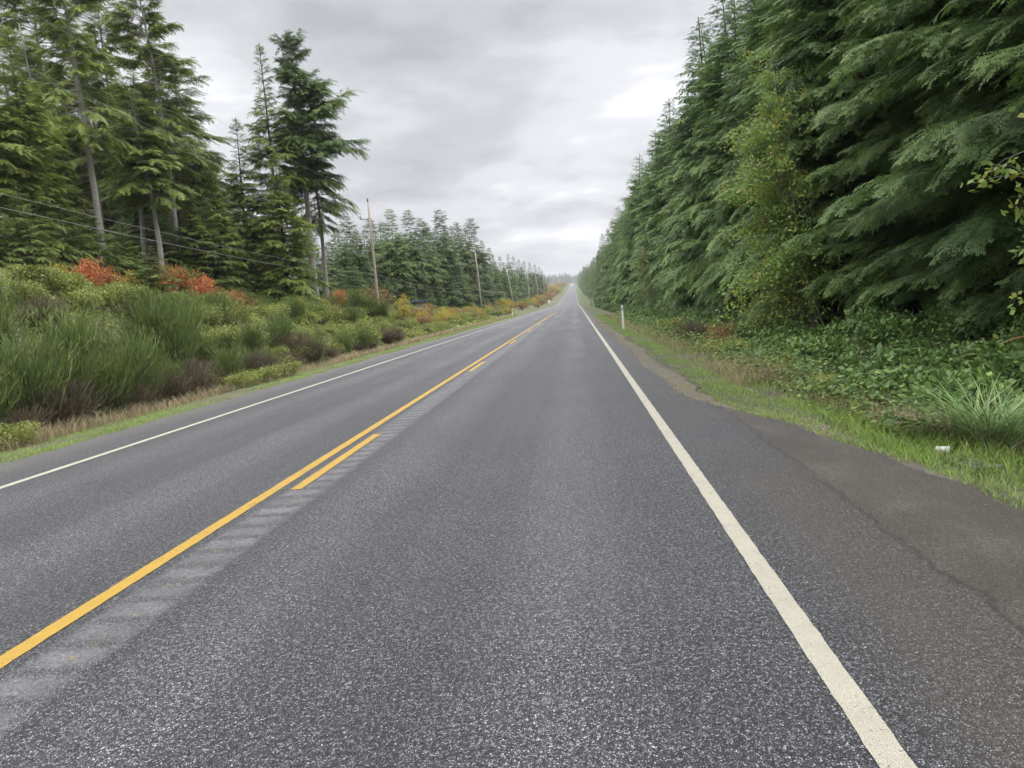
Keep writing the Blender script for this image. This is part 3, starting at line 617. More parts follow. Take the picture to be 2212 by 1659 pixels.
# ------------------------------------------------------------------ shrubs
def kites(P, D, L, W, r, nrm=None):
    n = len(P); D = D/np.linalg.norm(D, axis=1, keepdims=True); Nn = r.normal(0, 1, (n, 3)) if nrm is None else nrm
    Sd = np.cross(Nn, D); Sd /= np.linalg.norm(Sd, axis=1, keepdims=True)+1e-9; L = L[:, None]; W = W[:, None]
    return np.stack([P, P+D*L*.5+Sd*W/2, P+D*L, P+D*L*.5-Sd*W/2], 1)
def broom_mesh(name, mt, seed, H=2., Rr=.9, n=420, spread=.42, droopt=.1):
    """whippy upright stems, each a curved ribbon of short segments with fine side shoots"""
    r = np.random.default_rng(seed); Q = []; T = []
    az = r.uniform(0, 6.28, n); sp = np.abs(r.normal(0, spread, n)); b0 = np.stack([r.normal(0, Rr*.22, n), r.normal(0, Rr*.22, n), np.zeros(n)], -1)
    L = H*r.uniform(.55, 1.1, n)*(1-.25*sp); D = np.stack([np.cos(az)*sp, np.sin(az)*sp, np.ones(n)], -1); D /= np.linalg.norm(D, axis=1, keepdims=True)
    seg = 7; tn = r.uniform(.1, .9, n)
    def pos(i, t): return b0[i]+D[i]*(L[i]*t)[:, None]+np.stack([np.cos(az[i]), np.sin(az[i]), np.full(len(i), -.6)], -1)*(L[i]*droopt*t**2.5)[:, None]
    i = np.arange(n)
    for s in range(seg):
        a, b = pos(i, np.full(n, s/seg)), pos(i, np.full(n, (s+1.1)/seg)); d = b-a
        Q.append(kites(a, d, np.linalg.norm(d, axis=1)*1.15, np.full(n, .020*(1-.5*s/seg)*H/2+.004), r)); T.append(tn*.75+.1*s/seg*2)
    m = 9
    for s in range(m):
        t = r.uniform(.25, 1, n); a = pos(i, t); d = D+r.normal(0, .20, (n, 3)); ll = r.uniform(.10, .34, n)*H/2*(1.2-t*.5)
        Q.append(kites(a, d, ll, np.full(n, .017*H/2+.004), r)); T.append(np.clip(tn*.6+.35*t+r.uniform(-.2, .25, n), 0, 1))
    return quads_mesh(name, np.concatenate(Q), M[mt], np.clip(np.concatenate(T), 0, 1))
def bush_meshes(name, mt, seed, H=1.2, Rr=.9, n=1600, leaf=.07, asp=.6, lumps=7, low=.0, stems=14, bark='twig'):
    r = np.random.default_rng(seed); c = np.stack([r.uniform(-Rr*.6, Rr*.6, lumps), r.uniform(-Rr*.6, Rr*.6, lumps), r.uniform(.35, .75, lumps)*H], -1)
    rad = r.uniform(.3, .55, lumps)[:, None]*np.array([Rr, Rr, H*.62]); w = r.integers(0, lumps, n)
    d = r.normal(0, 1, (n, 3)); d /= np.linalg.norm(d, axis=1, keepdims=True); P = c[w]+d*rad[w]*(r.uniform(.35, 1.08, n)[:, None]); P[:, 2] = np.maximum(P[:, 2], .03+r.uniform(0, .15, n))
    D = d*.8+r.normal(0, .6, (n, 3)); D[:, 2] -= .15; nrm = np.array([0, 0, 1.])+d*.7+r.normal(0, .45, (n, 3)); L = leaf*r.uniform(.6, 1.35, n)
    Q = kites(P, D, L, L*asp, r, nrm); me = quads_mesh(name, Q, M[mt], np.clip(r.beta(2, 2.4, n)+(w % 3-1)*.09, 0, 1))
    mb = MB()
    for k in range(stems):
        j = k % lumps; e = c[j]+r.normal(0, .5, 3)*rad[j]; b = np.array([r.normal(0, Rr*.12), r.normal(0, Rr*.12), -.05]); mdl = (b+e)/2+r.normal(0, .08, 3)*H
        mb.tube([tuple(b), tuple(mdl), tuple(e)], [.012*H+.003, .008*H+.003, .003], 4, False)
    return me, mb.mesh(name+'_stems', M[bark])
SH = {}
for i in range(4): SH['broom', i] = (broom_mesh('broom', 'broom', 100+i, 2.5, 1., 300, .26, .16), broom_mesh('broom_base', 'broomdead', 130+i, 1.2, .9, 190, .42))
for i in range(3): SH['dead', i] = (broom_mesh('dead_broom', 'broomdead', 150+i, 1.5, 1., 430, .5, .2), broom_mesh('dead_base', 'brown', 160+i, .9, .9, 160, .6))
for key, mt, n, leaf, asp, H, Rr, lum in [('olive', 'olive', 2600, .075, .62, 1.0, .95, 9), ('salal', 'salal', 2200, .085, .68, .8, .8, 8), ('yellow', 'yellow', 1500, .09, .6, 1.3, .9, 7), ('red', 'red', 1300, .10, .45, 1.5, .8, 7), ('rust', 'rust', 1800, .09, .5, 1.2, 1.0, 8)]:
    for i in range(3): SH[key, i] = bush_meshes(key+'_bush', mt, hash_ := 200+len(SH)*3, H, Rr, n, leaf, asp, lum)
NV = {'broom': 4, 'dead': 3, 'olive': 3, 'salal': 3, 'yellow': 3, 'red': 3, 'rust': 3}
PN = {'broom': ('green_stems', 'woody_stems'), 'dead': ('dry_stems', 'woody_stems')}
def shrub(name, key, x, y, label, group=None, s=1., cat='shrub', sz=1., z=None, var=None):
    v = random.randrange(NV[key]) if var is None else var
    a, b = SH[key, v]; o = empty(name, (x, y, float(ground(x, y))-.03 if z is None else z), random.uniform(0, 6.28)); o.scale = (s, s, s*sz)
    pn = PN.get(key, ('leaves', 'stems')); link(pn[0], a, o); link(pn[1], b, o); return tag(o, label, cat, group)
# broom thicket on the left bank
n = 0; yv = 10.5
while yv < 34:
    for xx in (-11.4, -12.5, -13.6):
        if (xx > -13 or yv < 19.5) and random.random() < (.85 if yv < 22 else .35): (lambda dd: shrub('withered_broom_shrub' if dd else 'broom_shrub', 'dead' if dd else 'broom', xx+random.uniform(-.35, .35), yv+random.uniform(-.4, .4), 'withered brown broom among the green thicket of the near left bank' if dd else 'tall upright green broom shrub in the thicket on the near left bank', 'withered brooms in the near thicket' if dd else 'broom thicket on the near left bank', s=random.uniform(.58, .92), sz=random.uniform(.9, 1.2)))(random.random() > .76)
    yv += 1.05 if yv < 22 else 1.7
yv = 11.5
while yv < 48:
    if random.random() < .5: shrub('broom_shrub', 'broom', -10.95+random.uniform(-.2, .2), yv+.6, 'smaller green broom at the foot of the left bank', 'brooms at the foot of the bank', s=random.uniform(.4, .6))
    if random.random() < .55: shrub('dead_broom_shrub', 'dead', -10.8+random.uniform(-.35, .25), yv, 'dry brown broom shrub at the foot of the left bank', 'dry brown broom at the foot of the bank', s=random.uniform(.45, .85))
    yv += 1.25 if yv < 26 else 2.2
for (u, v, yv, s) in [(640, 700, 40, .9), (690, 705, 42, .85), (520, 660, 36, .8), (560, 680, 38, .7), (715, 680, 50, 1.0), (770, 655, 55, 1.25), (795, 670, 55, 1.15), (825, 700, 56, .95), (740, 690, 52, .9), (380, 640, 30, 1.), (410, 700, 27, .8), (470, 690, 30, .8), (850, 690, 60, .8), (610, 720, 33, .8), (660, 690, 45, .8), (585, 660, 42, .7), (340, 700, 24, .85), (300, 680, 24, .7), (440, 730, 24, .7), (490, 740, 26, .7), (800, 705, 62, .9), (760, 700, 47, .8), (540, 720, 28, .8)]:
    p = at(u, v, yv); shrub('broom_shrub', 'broom', p.x, p.y, 'separate dark broom shrub standing among brambles on the left bank', 'separate brooms among the brambles', s=s*.74)
# brambles over the bank
n = 0
for yv in np.arange(13, 72, 1.3):
    for xx in (-14.4, -15.6):
        if random.random() < .72: shrub('bramble_bush', 'olive', xx+random.uniform(-.5, .5), yv+random.uniform(-.5, .5), 'low yellow green bramble bush along the top of the left bank', 'bramble bushes on top of the bank', s=random.uniform(.75, 1.15))
for yv in np.arange(17, 100, 1.5):
    for xx in (-11.6, -12.9):
        if (yv > 26 or xx < -12) and random.random() < .62: shrub('bramble_bush', 'olive', xx+random.uniform(-.5, .5), yv+random.uniform(-.5, .5), 'green bramble bush on the slope of the left bank', 'bramble bushes on the slope', s=random.uniform(.6, 1.0))
for (u, v, yv) in [(575, 800, 22), (530, 815, 21), (620, 795, 23.5), (20, 935, 12), (505, 770, 22)]:
    p = at(u, v, yv); shrub('low_bush', 'olive', p.x, p.y, 'small bright green bush at the roadside foot of the left bank', 'small bright bushes by the left grass', s=.55)
REDS = [(195, 565, 33, 'red', .75, 'orange red bush at the forest edge, leftmost of the red ones'), (230, 568, 34, 'red', .7, 'red bush just right of the leftmost red one'), (265, 572, 34, 'yellow', .8, 'yellow leaved bush left of the small round conifer'),
        (385, 585, 37, 'red', .95, 'orange red bush right of the small round conifer'), (425, 595, 38, 'red', .95, 'tall red bush with feathery top on the bank'), (470, 605, 40, 'rust', 1., 'rusty orange bush beside the tall red one'), (500, 612, 41, 'red', .75, 'orange bush at the foot of the dark hemlock'),
        (660, 640, 47, 'yellow', .7, 'yellow bush at the foot of the lopsided fir'), (720, 655, 62, 'red', 1., 'vivid red bush left of the first utility pole'), (745, 655, 64, 'red', 1.1, 'vivid scarlet bush nearest the first utility pole'), (800, 625, 66, 'rust', 1.6, 'tall reddish brown shrub in front of the first utility pole'),
        (865, 645, 75, 'yellow', 1.1, 'yellow leaved bush left of the wooden shed')]
REDS += [(172, 560, 33, 'red', .8, 'small orange bush left of the whole red row at the forest edge'), (248, 575, 33, 'rust', .9, 'rust coloured bush between two red ones at the forest edge'), (360, 590, 36, 'red', 1.0, 'coral red bush close right of the round conifer'), (405, 600, 37, 'red', 1.1, 'largest orange red bush of the bank top'), (448, 600, 38, 'red', .8, 'thin orange red bush behind the rusty one'),
    (488, 610, 40, 'rust', 1.0, 'rust brown bush before the dark hemlock skirt'), (515, 615, 42, 'rust', .8, 'last rusty bush of the row before the hemlock'), (705, 655, 50, 'rust', .9, 'dull red bush right of the lopsided fir'), (733, 660, 52, 'red', 1.0, 'bright red bush between fir and utility pole'), (640, 640, 45, 'yellow', .8, 'golden bush left of the grey fir trunk'), (100, 548, 33, 'yellow', .7, 'pale yellow weeds bush on the bank under the left trees')]
for u, v, yv, key, s, lab in REDS:
    yv = 16.0/-(at(u, v, 1.).x) if yv < 60 else yv; p = at(u, v, yv); shrub('autumn_bush', key, p.x, p.y, lab, s=s*(.92 if yv < 60 else 1.2), sz=1.25)
yv = 56
while yv < 150:
    k = random.choice(['yellow', 'rust', 'olive', 'olive', 'rust']); shrub('hedge_bush', k, -13.3+random.uniform(-1.3, 1.0), yv, {'yellow': 'yellow leaved bush', 'rust': 'rusty leaved bush', 'olive': 'green bush'}[k]+' in the autumn thicket between shed and second pole', 'autumn thicket '+k, s=random.uniform(.9, 1.35)); yv += 1.5
while yv < 1500:
    k = random.choice(['rust', 'rust', 'olive', 'yellow']); x = -12-random.uniform(0, 9)
    shrub('verge_bush', k, x, yv, {'yellow': 'yellow', 'rust': 'reddish brown', 'olive': 'olive green'}[k]+' bush on the distant cleared left verge', 'distant verge bushes '+k, s=random.uniform(1.2, 2.2)*(1 if yv < 500 else 1.8)); yv += 3.6 if yv < 400 else (6 if yv < 650 else 17)
p = at(318, 590, 15.4/-(at(318, 590, 1.).x)); o = tree('round_conifer', 'youngc', p.x, p.y, 'small bushy conifer on the bank top between the red shrubs', s=.30); o.scale = (.62, .62, .30)

# right bank: salal and bramble bushes in front of the trees
yv = 6.2
while yv < 44:
    for xx in ((4.3, 5.4, 6.5, 7.6) if yv < 30 else (4.6, 6.2)):
        if xx+yv*.3 > 7. and random.random() < .88: shrub('salal_bush', 'salal', xx+random.uniform(-.35, .35), yv+random.uniform(-.35, .35), 'glossy green leafy bush in the bank before the right tree wall', 'leafy bushes of the right bank', s=random.uniform(.6, 1.15)*(1.15 if xx > 6 else 1), sz=random.uniform(.7, 1.35))
    yv += .95 if yv < 20 else 1.7
for i, (x, yv, k, sc) in enumerate([(3.5, 11.5, 'olive', .38), (4.2, 10.3, 'dead', .5), (5.3, 12.6, 'dead', .4), (3.7, 14.6, 'olive', .5), (4.6, 15.5, 'rust', .5), (6.0, 16.5, 'dead', .45), (3.5, 18.5, 'olive', .55), (5.2, 20.0, 'olive', .8), (4.0, 22.3, 'rust', .6), (3.7, 31, 'olive', .8), (6.4, 13.8, 'dead', .5), (4.4, 8.9, 'dead', .42), (5.7, 9.4, 'dead', .4), (4.9, 27, 'olive', 1.0), (3.6, 25, 'dead', .6)]):
    shrub({'olive': 'bramble_bush', 'dead': 'withered_shrub', 'rust': 'verge_bush'}[k], k, x, yv, {'olive': 'pale yellow green bramble mound among the darker leaves of the right bank', 'dead': 'tangle of brown dead stems in the right bank', 'rust': 'rusty weed clump in the right bank'}[k], 'mixed '+k+' clumps of the right bank', s=sc)
while yv < 190:
    shrub('salal_bush', 'salal', 5.0+random.uniform(-.6, 1.2), yv, 'green bush at the foot of the right tree wall beyond the marker post', 'distant bushes on the right', s=random.uniform(.9, 1.4)); yv += 2.6
for (u, v, yv, key, s, lab) in [(1540, 690, 25, 'rust', .8, 'orange tinged bush on the right verge behind the gravel'), (1500, 690, 29, 'rust', .7, 'faded orange weeds beside the right verge'), (1470, 690, 33, 'olive', .8, 'pale yellow green bush right of the marker post')]:
    p = at(u, v, yv); shrub('verge_bush', key, p.x, p.y, lab, s=s)

# alder with yellowing leaves reaching out of the wall
def alder(name, x, y, H, label, n, seed, out=(-1, 0, 0), leaf=.09, spread=1.6, lo=.25, ln=1., nst=4, nbr=34, tw=1.):
    r = np.random.default_rng(seed); o = empty(name, (x, y, float(ground(x, y)))); mb = MB(); Q = []; T = []
    for st in range(nst):
        a = r.uniform(-.9, .9); top = np.array([out[0]*ln*spread*r.uniform(.5, 1.3), r.uniform(-1, 1)*spread*.6, H*r.uniform(.7, 1)]); b = np.array([r.normal(0, .15), r.normal(0, .15), -.1])
        P = [b*(1-t)+top*t+np.array([out[0]*.3*math.sin(t*3), 0, 0]) for t in np.linspace(0, 1, 8)]
        mb.tube([tuple(p) for p in P], list(np.linspace(.05, .012, 8)*tw), 6, False)
        for k in range(nbr):
            t = r.uniform(lo, 1); i = min(int(t*7), 6); p = P[i]*(1-(t*7-i))+P[i+1]*(t*7-i); d = r.normal(0, 1, 3)+np.array([out[0]*.8, 0, .35]); d /= np.linalg.norm(d); l = r.uniform(.5, 1.7)*(1.15-t*.6)*spread/1.6
            e = p+d*l-np.array([0, 0, .12*l*l]); mb.tube([tuple(p), tuple((p+e)/2+np.array([0, 0, .05])), tuple(e)], [.018*tw, .011*tw, .004*tw], 3, False)
            m = int(n/(nst*nbr)); tt = r.uniform(.15, 1.05, m)[:, None]; pp = p+(e-p)*tt-np.array([0, 0, .10*l*l])*tt**2+r.normal(0, .065*spread/1.6, (m, 3)); dd = d+r.normal(0, .8, (m, 3)); dd[:, 2] -= .3
            Q.append(kites(pp, dd, leaf*r.uniform(.6, 1.2, m), leaf*.68*r.uniform(.6, 1.2, m), r, np.array([0, 0, 1.])+r.normal(0, .6, (m, 3)))); T.append(np.clip(r.beta(2, 2.6, m)+.1*np.sin(k), 0, 1))
    mb.build('trunk', M['twig'], o, True); link('leaves', quads_mesh(name+'_leaves', np.concatenate(Q), M['alder'], np.concatenate(T)), o); return tag(o, label, 'tree')
alder('alder_tree', 7.3, 24.0, 9.4, 'slender alder with yellowing leaves arching out of the right tree wall', 21000, 11, spread=3.0, lo=.10, ln=.3, leaf=.11, nst=6, nbr=30, tw=.6)
alder('alder_sapling', 6.7, 10.4, 4.7, 'alder sapling with a few yellow leaves at the right edge of the photo', 420, 23, spread=1.2, leaf=.115, lo=.45, nst=2, nbr=11, tw=.35)
p = at(1330, 640, 70); alder('alder_tree', 6.9, 62, 7, 'small alder with pale leaves low in the distant right tree wall', 4000, 33, spread=1.5)

# sedge clump, ferns, grasses
def blades(P, L, W, r, lean, azi=None, seg=4, curl=.5):
    n = len(P); az = r.uniform(0, 6.28, n) if azi is None else azi; Q = []; h = np.stack([np.cos(az), np.sin(az), np.zeros(n)], -1); s = np.stack([-np.sin(az), np.cos(az), np.zeros(n)], -1)
    def pt(t): return P+h*(L*(lean*t+curl*t*t))[:, None]+np.array([0, 0, 1.])*(L*(t-.45*curl*t**2.2))[:, None]
    for k in range(seg):
        a, b = pt(k/seg), pt((k+1)/seg); wa, wb = (W*(1-(k/seg)**2))[:, None]/2, (W*(1-((k+1)/seg)**2)+.0005)[:, None]/2
        Q.append(np.stack([a-s*wa, a+s*wa, b+s*wb, b-s*wb], 1))
    return np.concatenate(Q), seg
def clump(name, x, y, n, L, W, mt, label, rad, lean=.35, curl=.7, seed=1, cat='plant'):
    r = np.random.default_rng(seed); P = np.stack([r.normal(0, rad, n), r.normal(0, rad, n), np.zeros(n)], -1)
    Q, sg = blades(P, L*r.uniform(.5, 1.1, n), W*r.uniform(.7, 1.2, n), r, lean*r.uniform(.1, 1.6, n), None, 6, curl)
    o = link(name, quads_mesh(name, Q, M[mt], np.tile(r.uniform(0, 1, n), sg))); o.location = (x, y, float(ground(x, y))-.02); return tag(o, label, cat)
clump('sedge_clump', 3.72, 7.3, 520, .92, .013, 'sedge', 'large arching clump of long green sedge blades by the right verge', .12, seed=4)
clump('sedge_clump', 3.55, 8.9, 130, .35, .010, 'sedge', 'small bluish sedge tuft in front of the brambles', .08, seed=5)
clump('sedge_clump', 3.7, 16.5, 260, .6, .012, 'sedge', 'upright green sedge tuft further along the right bank', .16, seed=6)
clump('dry_grass_tuft', 3.35, 7.75, 240, .45, .006, 'dry', 'dry straw coloured grass tuft left of the big sedge clump', .10, seed=8)
clump('dry_grass_tuft', 3.6, 12.2, 150, .35, .006, 'dry', 'thin dry grass tuft among the brambles on the right', .18, seed=9)
clump('dry_grass_tuft', 4.0, 20.5, 200, .5, .008, 'dry', 'pale dry grass patch below the orange tinged bush', .25, seed=10)
def fern(x, y, label, s=1., seed=0, rz=None, mt='fern', z=None):
    r = np.random.default_rng(seed); o = empty('sword_fern', (x, y, float(ground(x, y)) if z is None else z)); 
    for k in range(9):
        a = k*.7+r.uniform(-.2, .2); L = s*r.uniform(.6, .95); m = 26; t = np.linspace(.12, 1, m)
        c = np.stack([np.cos(a)*L*t*.85, np.sin(a)*L*t*.85, L*(.75*t-.62*t*t)], -1); tg = np.gradient(c, axis=0); tg /= np.linalg.norm(tg, axis=1, keepdims=True); sd = np.cross(tg, [0, 0, 1.])
        ln = L*.17*np.sin(np.pi*np.clip(t*.9+.08, 0, 1))**.7; Q = [kites(c, sd*sg+tg*.35+np.array([0, 0, -.12]), ln, np.full(m, L*.034), r, np.tile([0, 0, 1.], (m, 1))+r.normal(0, .1, (m, 3))) for sg in (-1, 1)]
        link('frond', quads_mesh('frond', np.concatenate(Q), M[mt], np.clip(r.uniform(.3, .9)+r.uniform(-.1, .1, 2*m), 0, 1)), o)
    return tag(o, label, 'fern')
fern(4.25, 6.75, 'bright green sword fern at the right edge below the sedge clump', .7, 1)
fern(6.2, 9.6, 'yellowing sword fern high on the bank at the right edge', 1.1, 2, z=.35)
fern(6.0, 11.6, 'dark sword fern under the trees left of the yellowing fern', .9, 3, z=.2)
fern(5.6, 14.2, 'sword fern half hidden under the hemlock boughs', .9, 4, z=.1)
fern(4.9, 10.6, 'small green fern among brambles behind the sedge clump', .6, 6)
fern(5.0, 17.2, 'pale fern beyond the brown stems of the right bank', .8, 7)
fern(4.2, 13.4, 'low fern in the middle of the bramble bank', .55, 8)
fern(6.3, 10.4, 'brown withered fern leaning out at the right edge', 1.0, 9, mt='rust', z=.45)
fern(4.0, 6.0, 'green fern cut by the right edge beside the white cup', .55, 5)

def scatter_grass(name, mt, n, xf, yr_, L, W, label, seed, lean=.5, curl=.4, power=1.7, seg=2, patchy=True):
    r = np.random.default_rng(seed); u = r.uniform(0, 1, n); y = yr_[0]+(yr_[1]-yr_[0])*u**power; x = xf(y, r.uniform(0, 1, n), r)
    den = np.sin(x*2.1+y*.9)+np.sin(y*2.3-x)+np.sin(y*.55+1.2); keep = (r.uniform(-2.2, 1.2, n) < den) | (not patchy); x, y = x[keep], y[keep]; k = len(x)
    P = np.stack([x, y, np.where((x > pave_l(y)-.4) & (x < pave_r(y)+1), np.maximum(ground(x, y), zr(y)-.014), ground(x, y))-.006], -1); far = 1+np.clip(y-20, 0, 100)*.035
    Q, sg = blades(P, L*r.uniform(.4, 1.25, k)*(1+.15*np.sin(y)), W*r.uniform(.7, 1.3, k)*far, r, lean*r.uniform(0, 1.5, k), None, seg, curl)
    o = link(name, quads_mesh(name, Q, M[mt], np.tile(r.beta(2, 2, k), sg))); return tag(o, label, 'grass', kind='stuff')
scatter_grass('verge_grass', 'grass', 85000, lambda y, u, r: pave_r(y)+.03+.42*sst(y, 9.5, 13)+(.40+.35*sst(y, 7, 10)+.35*sst(y, 14, 30))*u**1.3, (3.0, 75), .055, .005, 'short bright green grass along the right shoulder', 41, power=2.0)
scatter_grass('verge_grass', 'grass', 70000, lambda y, u, r: -7.86-.07*r.normal(0, 1, len(y))-1.75*u**1.3, (8.5, 110), .05, .007, 'short green grass along the left pavement edge', 42, power=1.7)
scatter_grass('dry_grass', 'dry', 42000, lambda y, u, r: -9.25-1.7*u, (9, 120), .34, .007, 'knee high dry tan grass between left verge and broom', 43, seg=3, power=1.6)
scatter_grass('weeds', 'dry', 9000, lambda y, u, r: 3.0+1.6*u, (8, 60), .22, .006, 'thin dry weeds along the foot of the right bank', 44, seg=3)
scatter_grass('weeds', 'grass', 30000, lambda y, u, r: 2.7+1.8*u, (5.5, 60), .14, .007, 'longer green grass at the foot of the right bank', 45, seg=3, power=1.8)
def groundcover(name, mt, n, x0, x1, y0, y1, leaf, h, label, seed, power=1.5, asp=.66):
    r = np.random.default_rng(seed); y = y0+(y1-y0)*r.uniform(0, 1, n)**power; x = r.uniform(x0, x1, n)
    lump = .5+.5*np.sin(x*2.3+.7*np.sin(y*1.1))*np.sin(y*1.9+x*.6); z = ground(x, y)+r.uniform(0, 1, n)**.6*h*(.35+.65*lump); far = 1+np.clip(y-15, 0, 90)*.022
    D = r.normal(0, 1, (n, 3)); D[:, 2] = D[:, 2]*.35-.1; L = leaf*r.uniform(.55, 1.3, n)*far
    Q = kites(np.stack([x, y, z], -1), D, L, L*asp, r, np.array([0, 0, 1.])+r.normal(0, .5, (n, 3)))
    o = link(name, quads_mesh(name, Q, M[mt], np.clip(r.beta(2, 2.6, n)+.15*(lump-.5), 0, 1))); return tag(o, label, 'undergrowth', kind='stuff')
scatter_grass('verge_grass', 'grass', 16000, lambda y, u, r: 2.75+1.3*u, (3.6, 9.5), .085, .0055, 'longer bright grass below the sedge clump on the right', 47, power=1.0, patchy=False)
groundcover('bramble_cover', 'salal', 52000, 2.95, 8.2, 7.5, 60, .065, .55, 'mat of bramble and salal leaves covering the right bank', 51)
groundcover('bramble_cover', 'olive', 16000, 2.8, 7.5, 8, 60, .055, .40, 'pale yellowish bramble and weed leaves mixed into the right bank', 54)
scatter_grass('weeds', 'brown', 14000, lambda y, u, r: 3.1+4.6*u, (6.5, 50), .50, .006, 'brown dead stalks and bramble canes in the right bank', 55, lean=.9, curl=.7, seg=4)
scatter_grass('weeds', 'dry', 10000, lambda y, u, r: 2.5+1.6*u, (13, 70), .34, .006, 'tall pale weeds along the right verge', 56, seg=3)
groundcover('bramble_cover', 'olive', 170000, -20, -11, 12, 110, .075, .42, 'mat of yellow green bramble leaves covering the left bank', 52)
groundcover('leaf_litter', 'brown', 12000, 3.4, 12, 6, 40, .06, .05, 'brown fallen leaves and litter under the right trees', 53)

# pebbles along the right shoulder, loose chips on the pull-out
def pebbles(name, n, xf, y0, y1, smin, smax, label, seed, power=1.6):
    r = np.random.default_rng(seed); y = y0+(y1-y0)*r.uniform(0, 1, n)**power; x = xf(y, r.uniform(0, 1, n)); s = r.uniform(smin, smax, n)**1.0
    T = np.array([(1, 0, 0), (-1, 0, 0), (0, 1, 0), (0, -1, 0), (0, 0, 1), (0, 0, -1)], float); Fc = np.array([(0, 2, 4), (2, 1, 4), (1, 3, 4), (3, 0, 4), (2, 0, 5), (1, 2, 5), (3, 1, 5), (0, 3, 5)])
    sc = np.stack([s*r.uniform(.7, 1.3, n), s*r.uniform(.7, 1.3, n), s*r.uniform(.35, .8, n)], -1); a = r.uniform(0, 6.28, n); V = T[None]*sc[:, None]*(1+r.uniform(-.2, .2, (n, 6, 1)))
    cs, sn = np.cos(a)[:, None], np.sin(a)[:, None]; V = np.stack([V[..., 0]*cs-V[..., 1]*sn, V[..., 0]*sn+V[..., 1]*cs, V[..., 2]], -1)
    V += np.stack([x, y, np.maximum(zr(y), np.where(x > pave_r(y)+.3, ground(x, y), -9))+s*.25], -1)[:, None]
    Fa = (Fc[None]+(np.arange(n)*6)[:, None, None]).reshape(-1, 3); o = link(name, mesh_np(name, V.reshape(-1, 3), Fa, M['stone'])); return tag(o, label, 'gravel', kind='stuff')
pebbles('gravel', 7000, lambda y, u: pave_r(y)+.36+.24*u, 6.3, 30, .003, .010, 'grey gravel scattered beside the right grass', 61)
scatter_grass('weeds', 'dry', 9000, lambda y, u, r: pave_r(y)+.02+.5*u**1.5, (8, 60), .045, .005, 'thin dry weeds creeping over the right pavement edge', 48)
pebbles('loose_stones', 700, lambda y, u: 1.3+(pave_r(y)-1.3)*u**.7, 2.2, 13, .003, .010, 'scattered darker stones and clods on the pull-out', 63, 1.2)
pebbles('loose_chips', 5000, lambda y, u: 1.7+(pave_r(y)-1.7)*u, 2.2, 11, .0015, .0055, 'loose dark chips lying on the old asphalt pull-out', 62, 1.2)

# ------------------------------------------------------------------ utility line
PX = -16.0; PYS = [-10.]+[62+69.5*k for k in range(12)]
def pole_meshes():
    m = MB(); m.tube([(0, 0, -1), (0, 0, 3), (.02, 0, 7), (0, 0, 10.2)], [.125, .115, .10, .08], 12); pm = m.mesh('pole', M['pole'], True)
    a = MB(); a.tube([(-.08, 0, 8.75), (-.42, 0, 8.85), (-.75, 0, 8.88)], .035, 8); aL = a.mesh('bracket', M['metal'], True)
    a = MB(); a.tube([(.08, 0, 7.75), (.42, 0, 7.85), (.75, 0, 7.88)], .035, 8); aR = a.mesh('bracket', M['metal'], True)
    def ins(x, z):
        i = MB(); i.tube([(x, 0, z), (x, 0, z+.06), (x, 0, z+.07), (x, 0, z+.13), (x, 0, z+.14), (x, 0, z+.22)], [.05, .08, .05, .075, .045, .04], 10); return i.mesh('insulator', M['ceramic'], True)
    c = MB(); c.tube([(0, 0, 10.2), (0, 0, 10.36), (0, 0, 10.5)], [.05, .07, .04], 10); cp = c.mesh('top_insulator', M['ceramic'], True)
    return pm, [('bracket', aL), ('bracket', aR), ('insulator', ins(-.72, 8.9)), ('insulator', ins(.72, 7.9)), ('top_insulator', cp)]
pm, parts = pole_meshes()
PL = ['nearest utility pole, weathered wood, behind the broom and reddish shrub', 'second utility pole above the yellow bushes', 'third utility pole, leaning left, beyond the second', 'fourth utility pole, brownish, far along the left verge', 'fifth utility pole on the far left verge']
poles = []
tilts = [(0, -.005), (0, -.035), (0, -.115), (0, 0), (0, -.06), (0, 0)]
for k, yv in enumerate(PYS[1:], 1):
    gz = 1.1 if k == 1 else float(ground(PX, yv)); gz = [0, .55, .8, .8][k] if k < 4 else gz
    o = empty('utility_pole', (PX, yv, gz)); j = k-1; o.rotation_euler = (0, tilts[j][1] if j < 6 else random.uniform(-.03, .03), .1)
    link('pole', pm, o)
    for nme, me in parts: link(nme, me, o)
    tag(o, PL[j] if j < 5 else 'faint utility pole near the crest of the road', 'utility pole', 'utility poles along the left side' if j >= 5 else 'utility pole line'); poles.append(o)
bpy.context.view_layer.update()
def wire(name, loc, sag, label, rad=.0042):
    pts = []; tops = [Vector((PX, -10, 3.5))+Vector(loc)]+[p.matrix_world@Vector(loc) for p in poles]
    for a, b in zip(tops[:-1], tops[1:]):
        for t in np.linspace(0, 1, 13)[:-1]:
            q = a.lerp(b, t); q.z -= 4*sag*t*(1-t); pts.append(q)
    pts.append(tops[-1]); m = MB(); m.tube(pts, [rad*(1+max(0, p.y-60)*.003) for p in pts], 5, False); o = m.build(name, M['wire'], None, True); return tag(o, label, 'wire')
wire('power_line', (0, 0, 10.5), .9, 'topmost wire, running over the pole tops')
wire('power_line', (-.72, 0, 9.12), .9, 'wire on the left brackets of the utility poles')
wire('power_line', (.72, 0, 8.12), .9, 'wire on the right brackets of the utility poles')
wire('phone_line', (.17, -.05, 4.35), .75, 'upper of the two low sagging communication cables', .0065)
wire('phone_line', (.18, -.05, 3.95), .75, 'lower and thicker sagging communication cable', .0085)

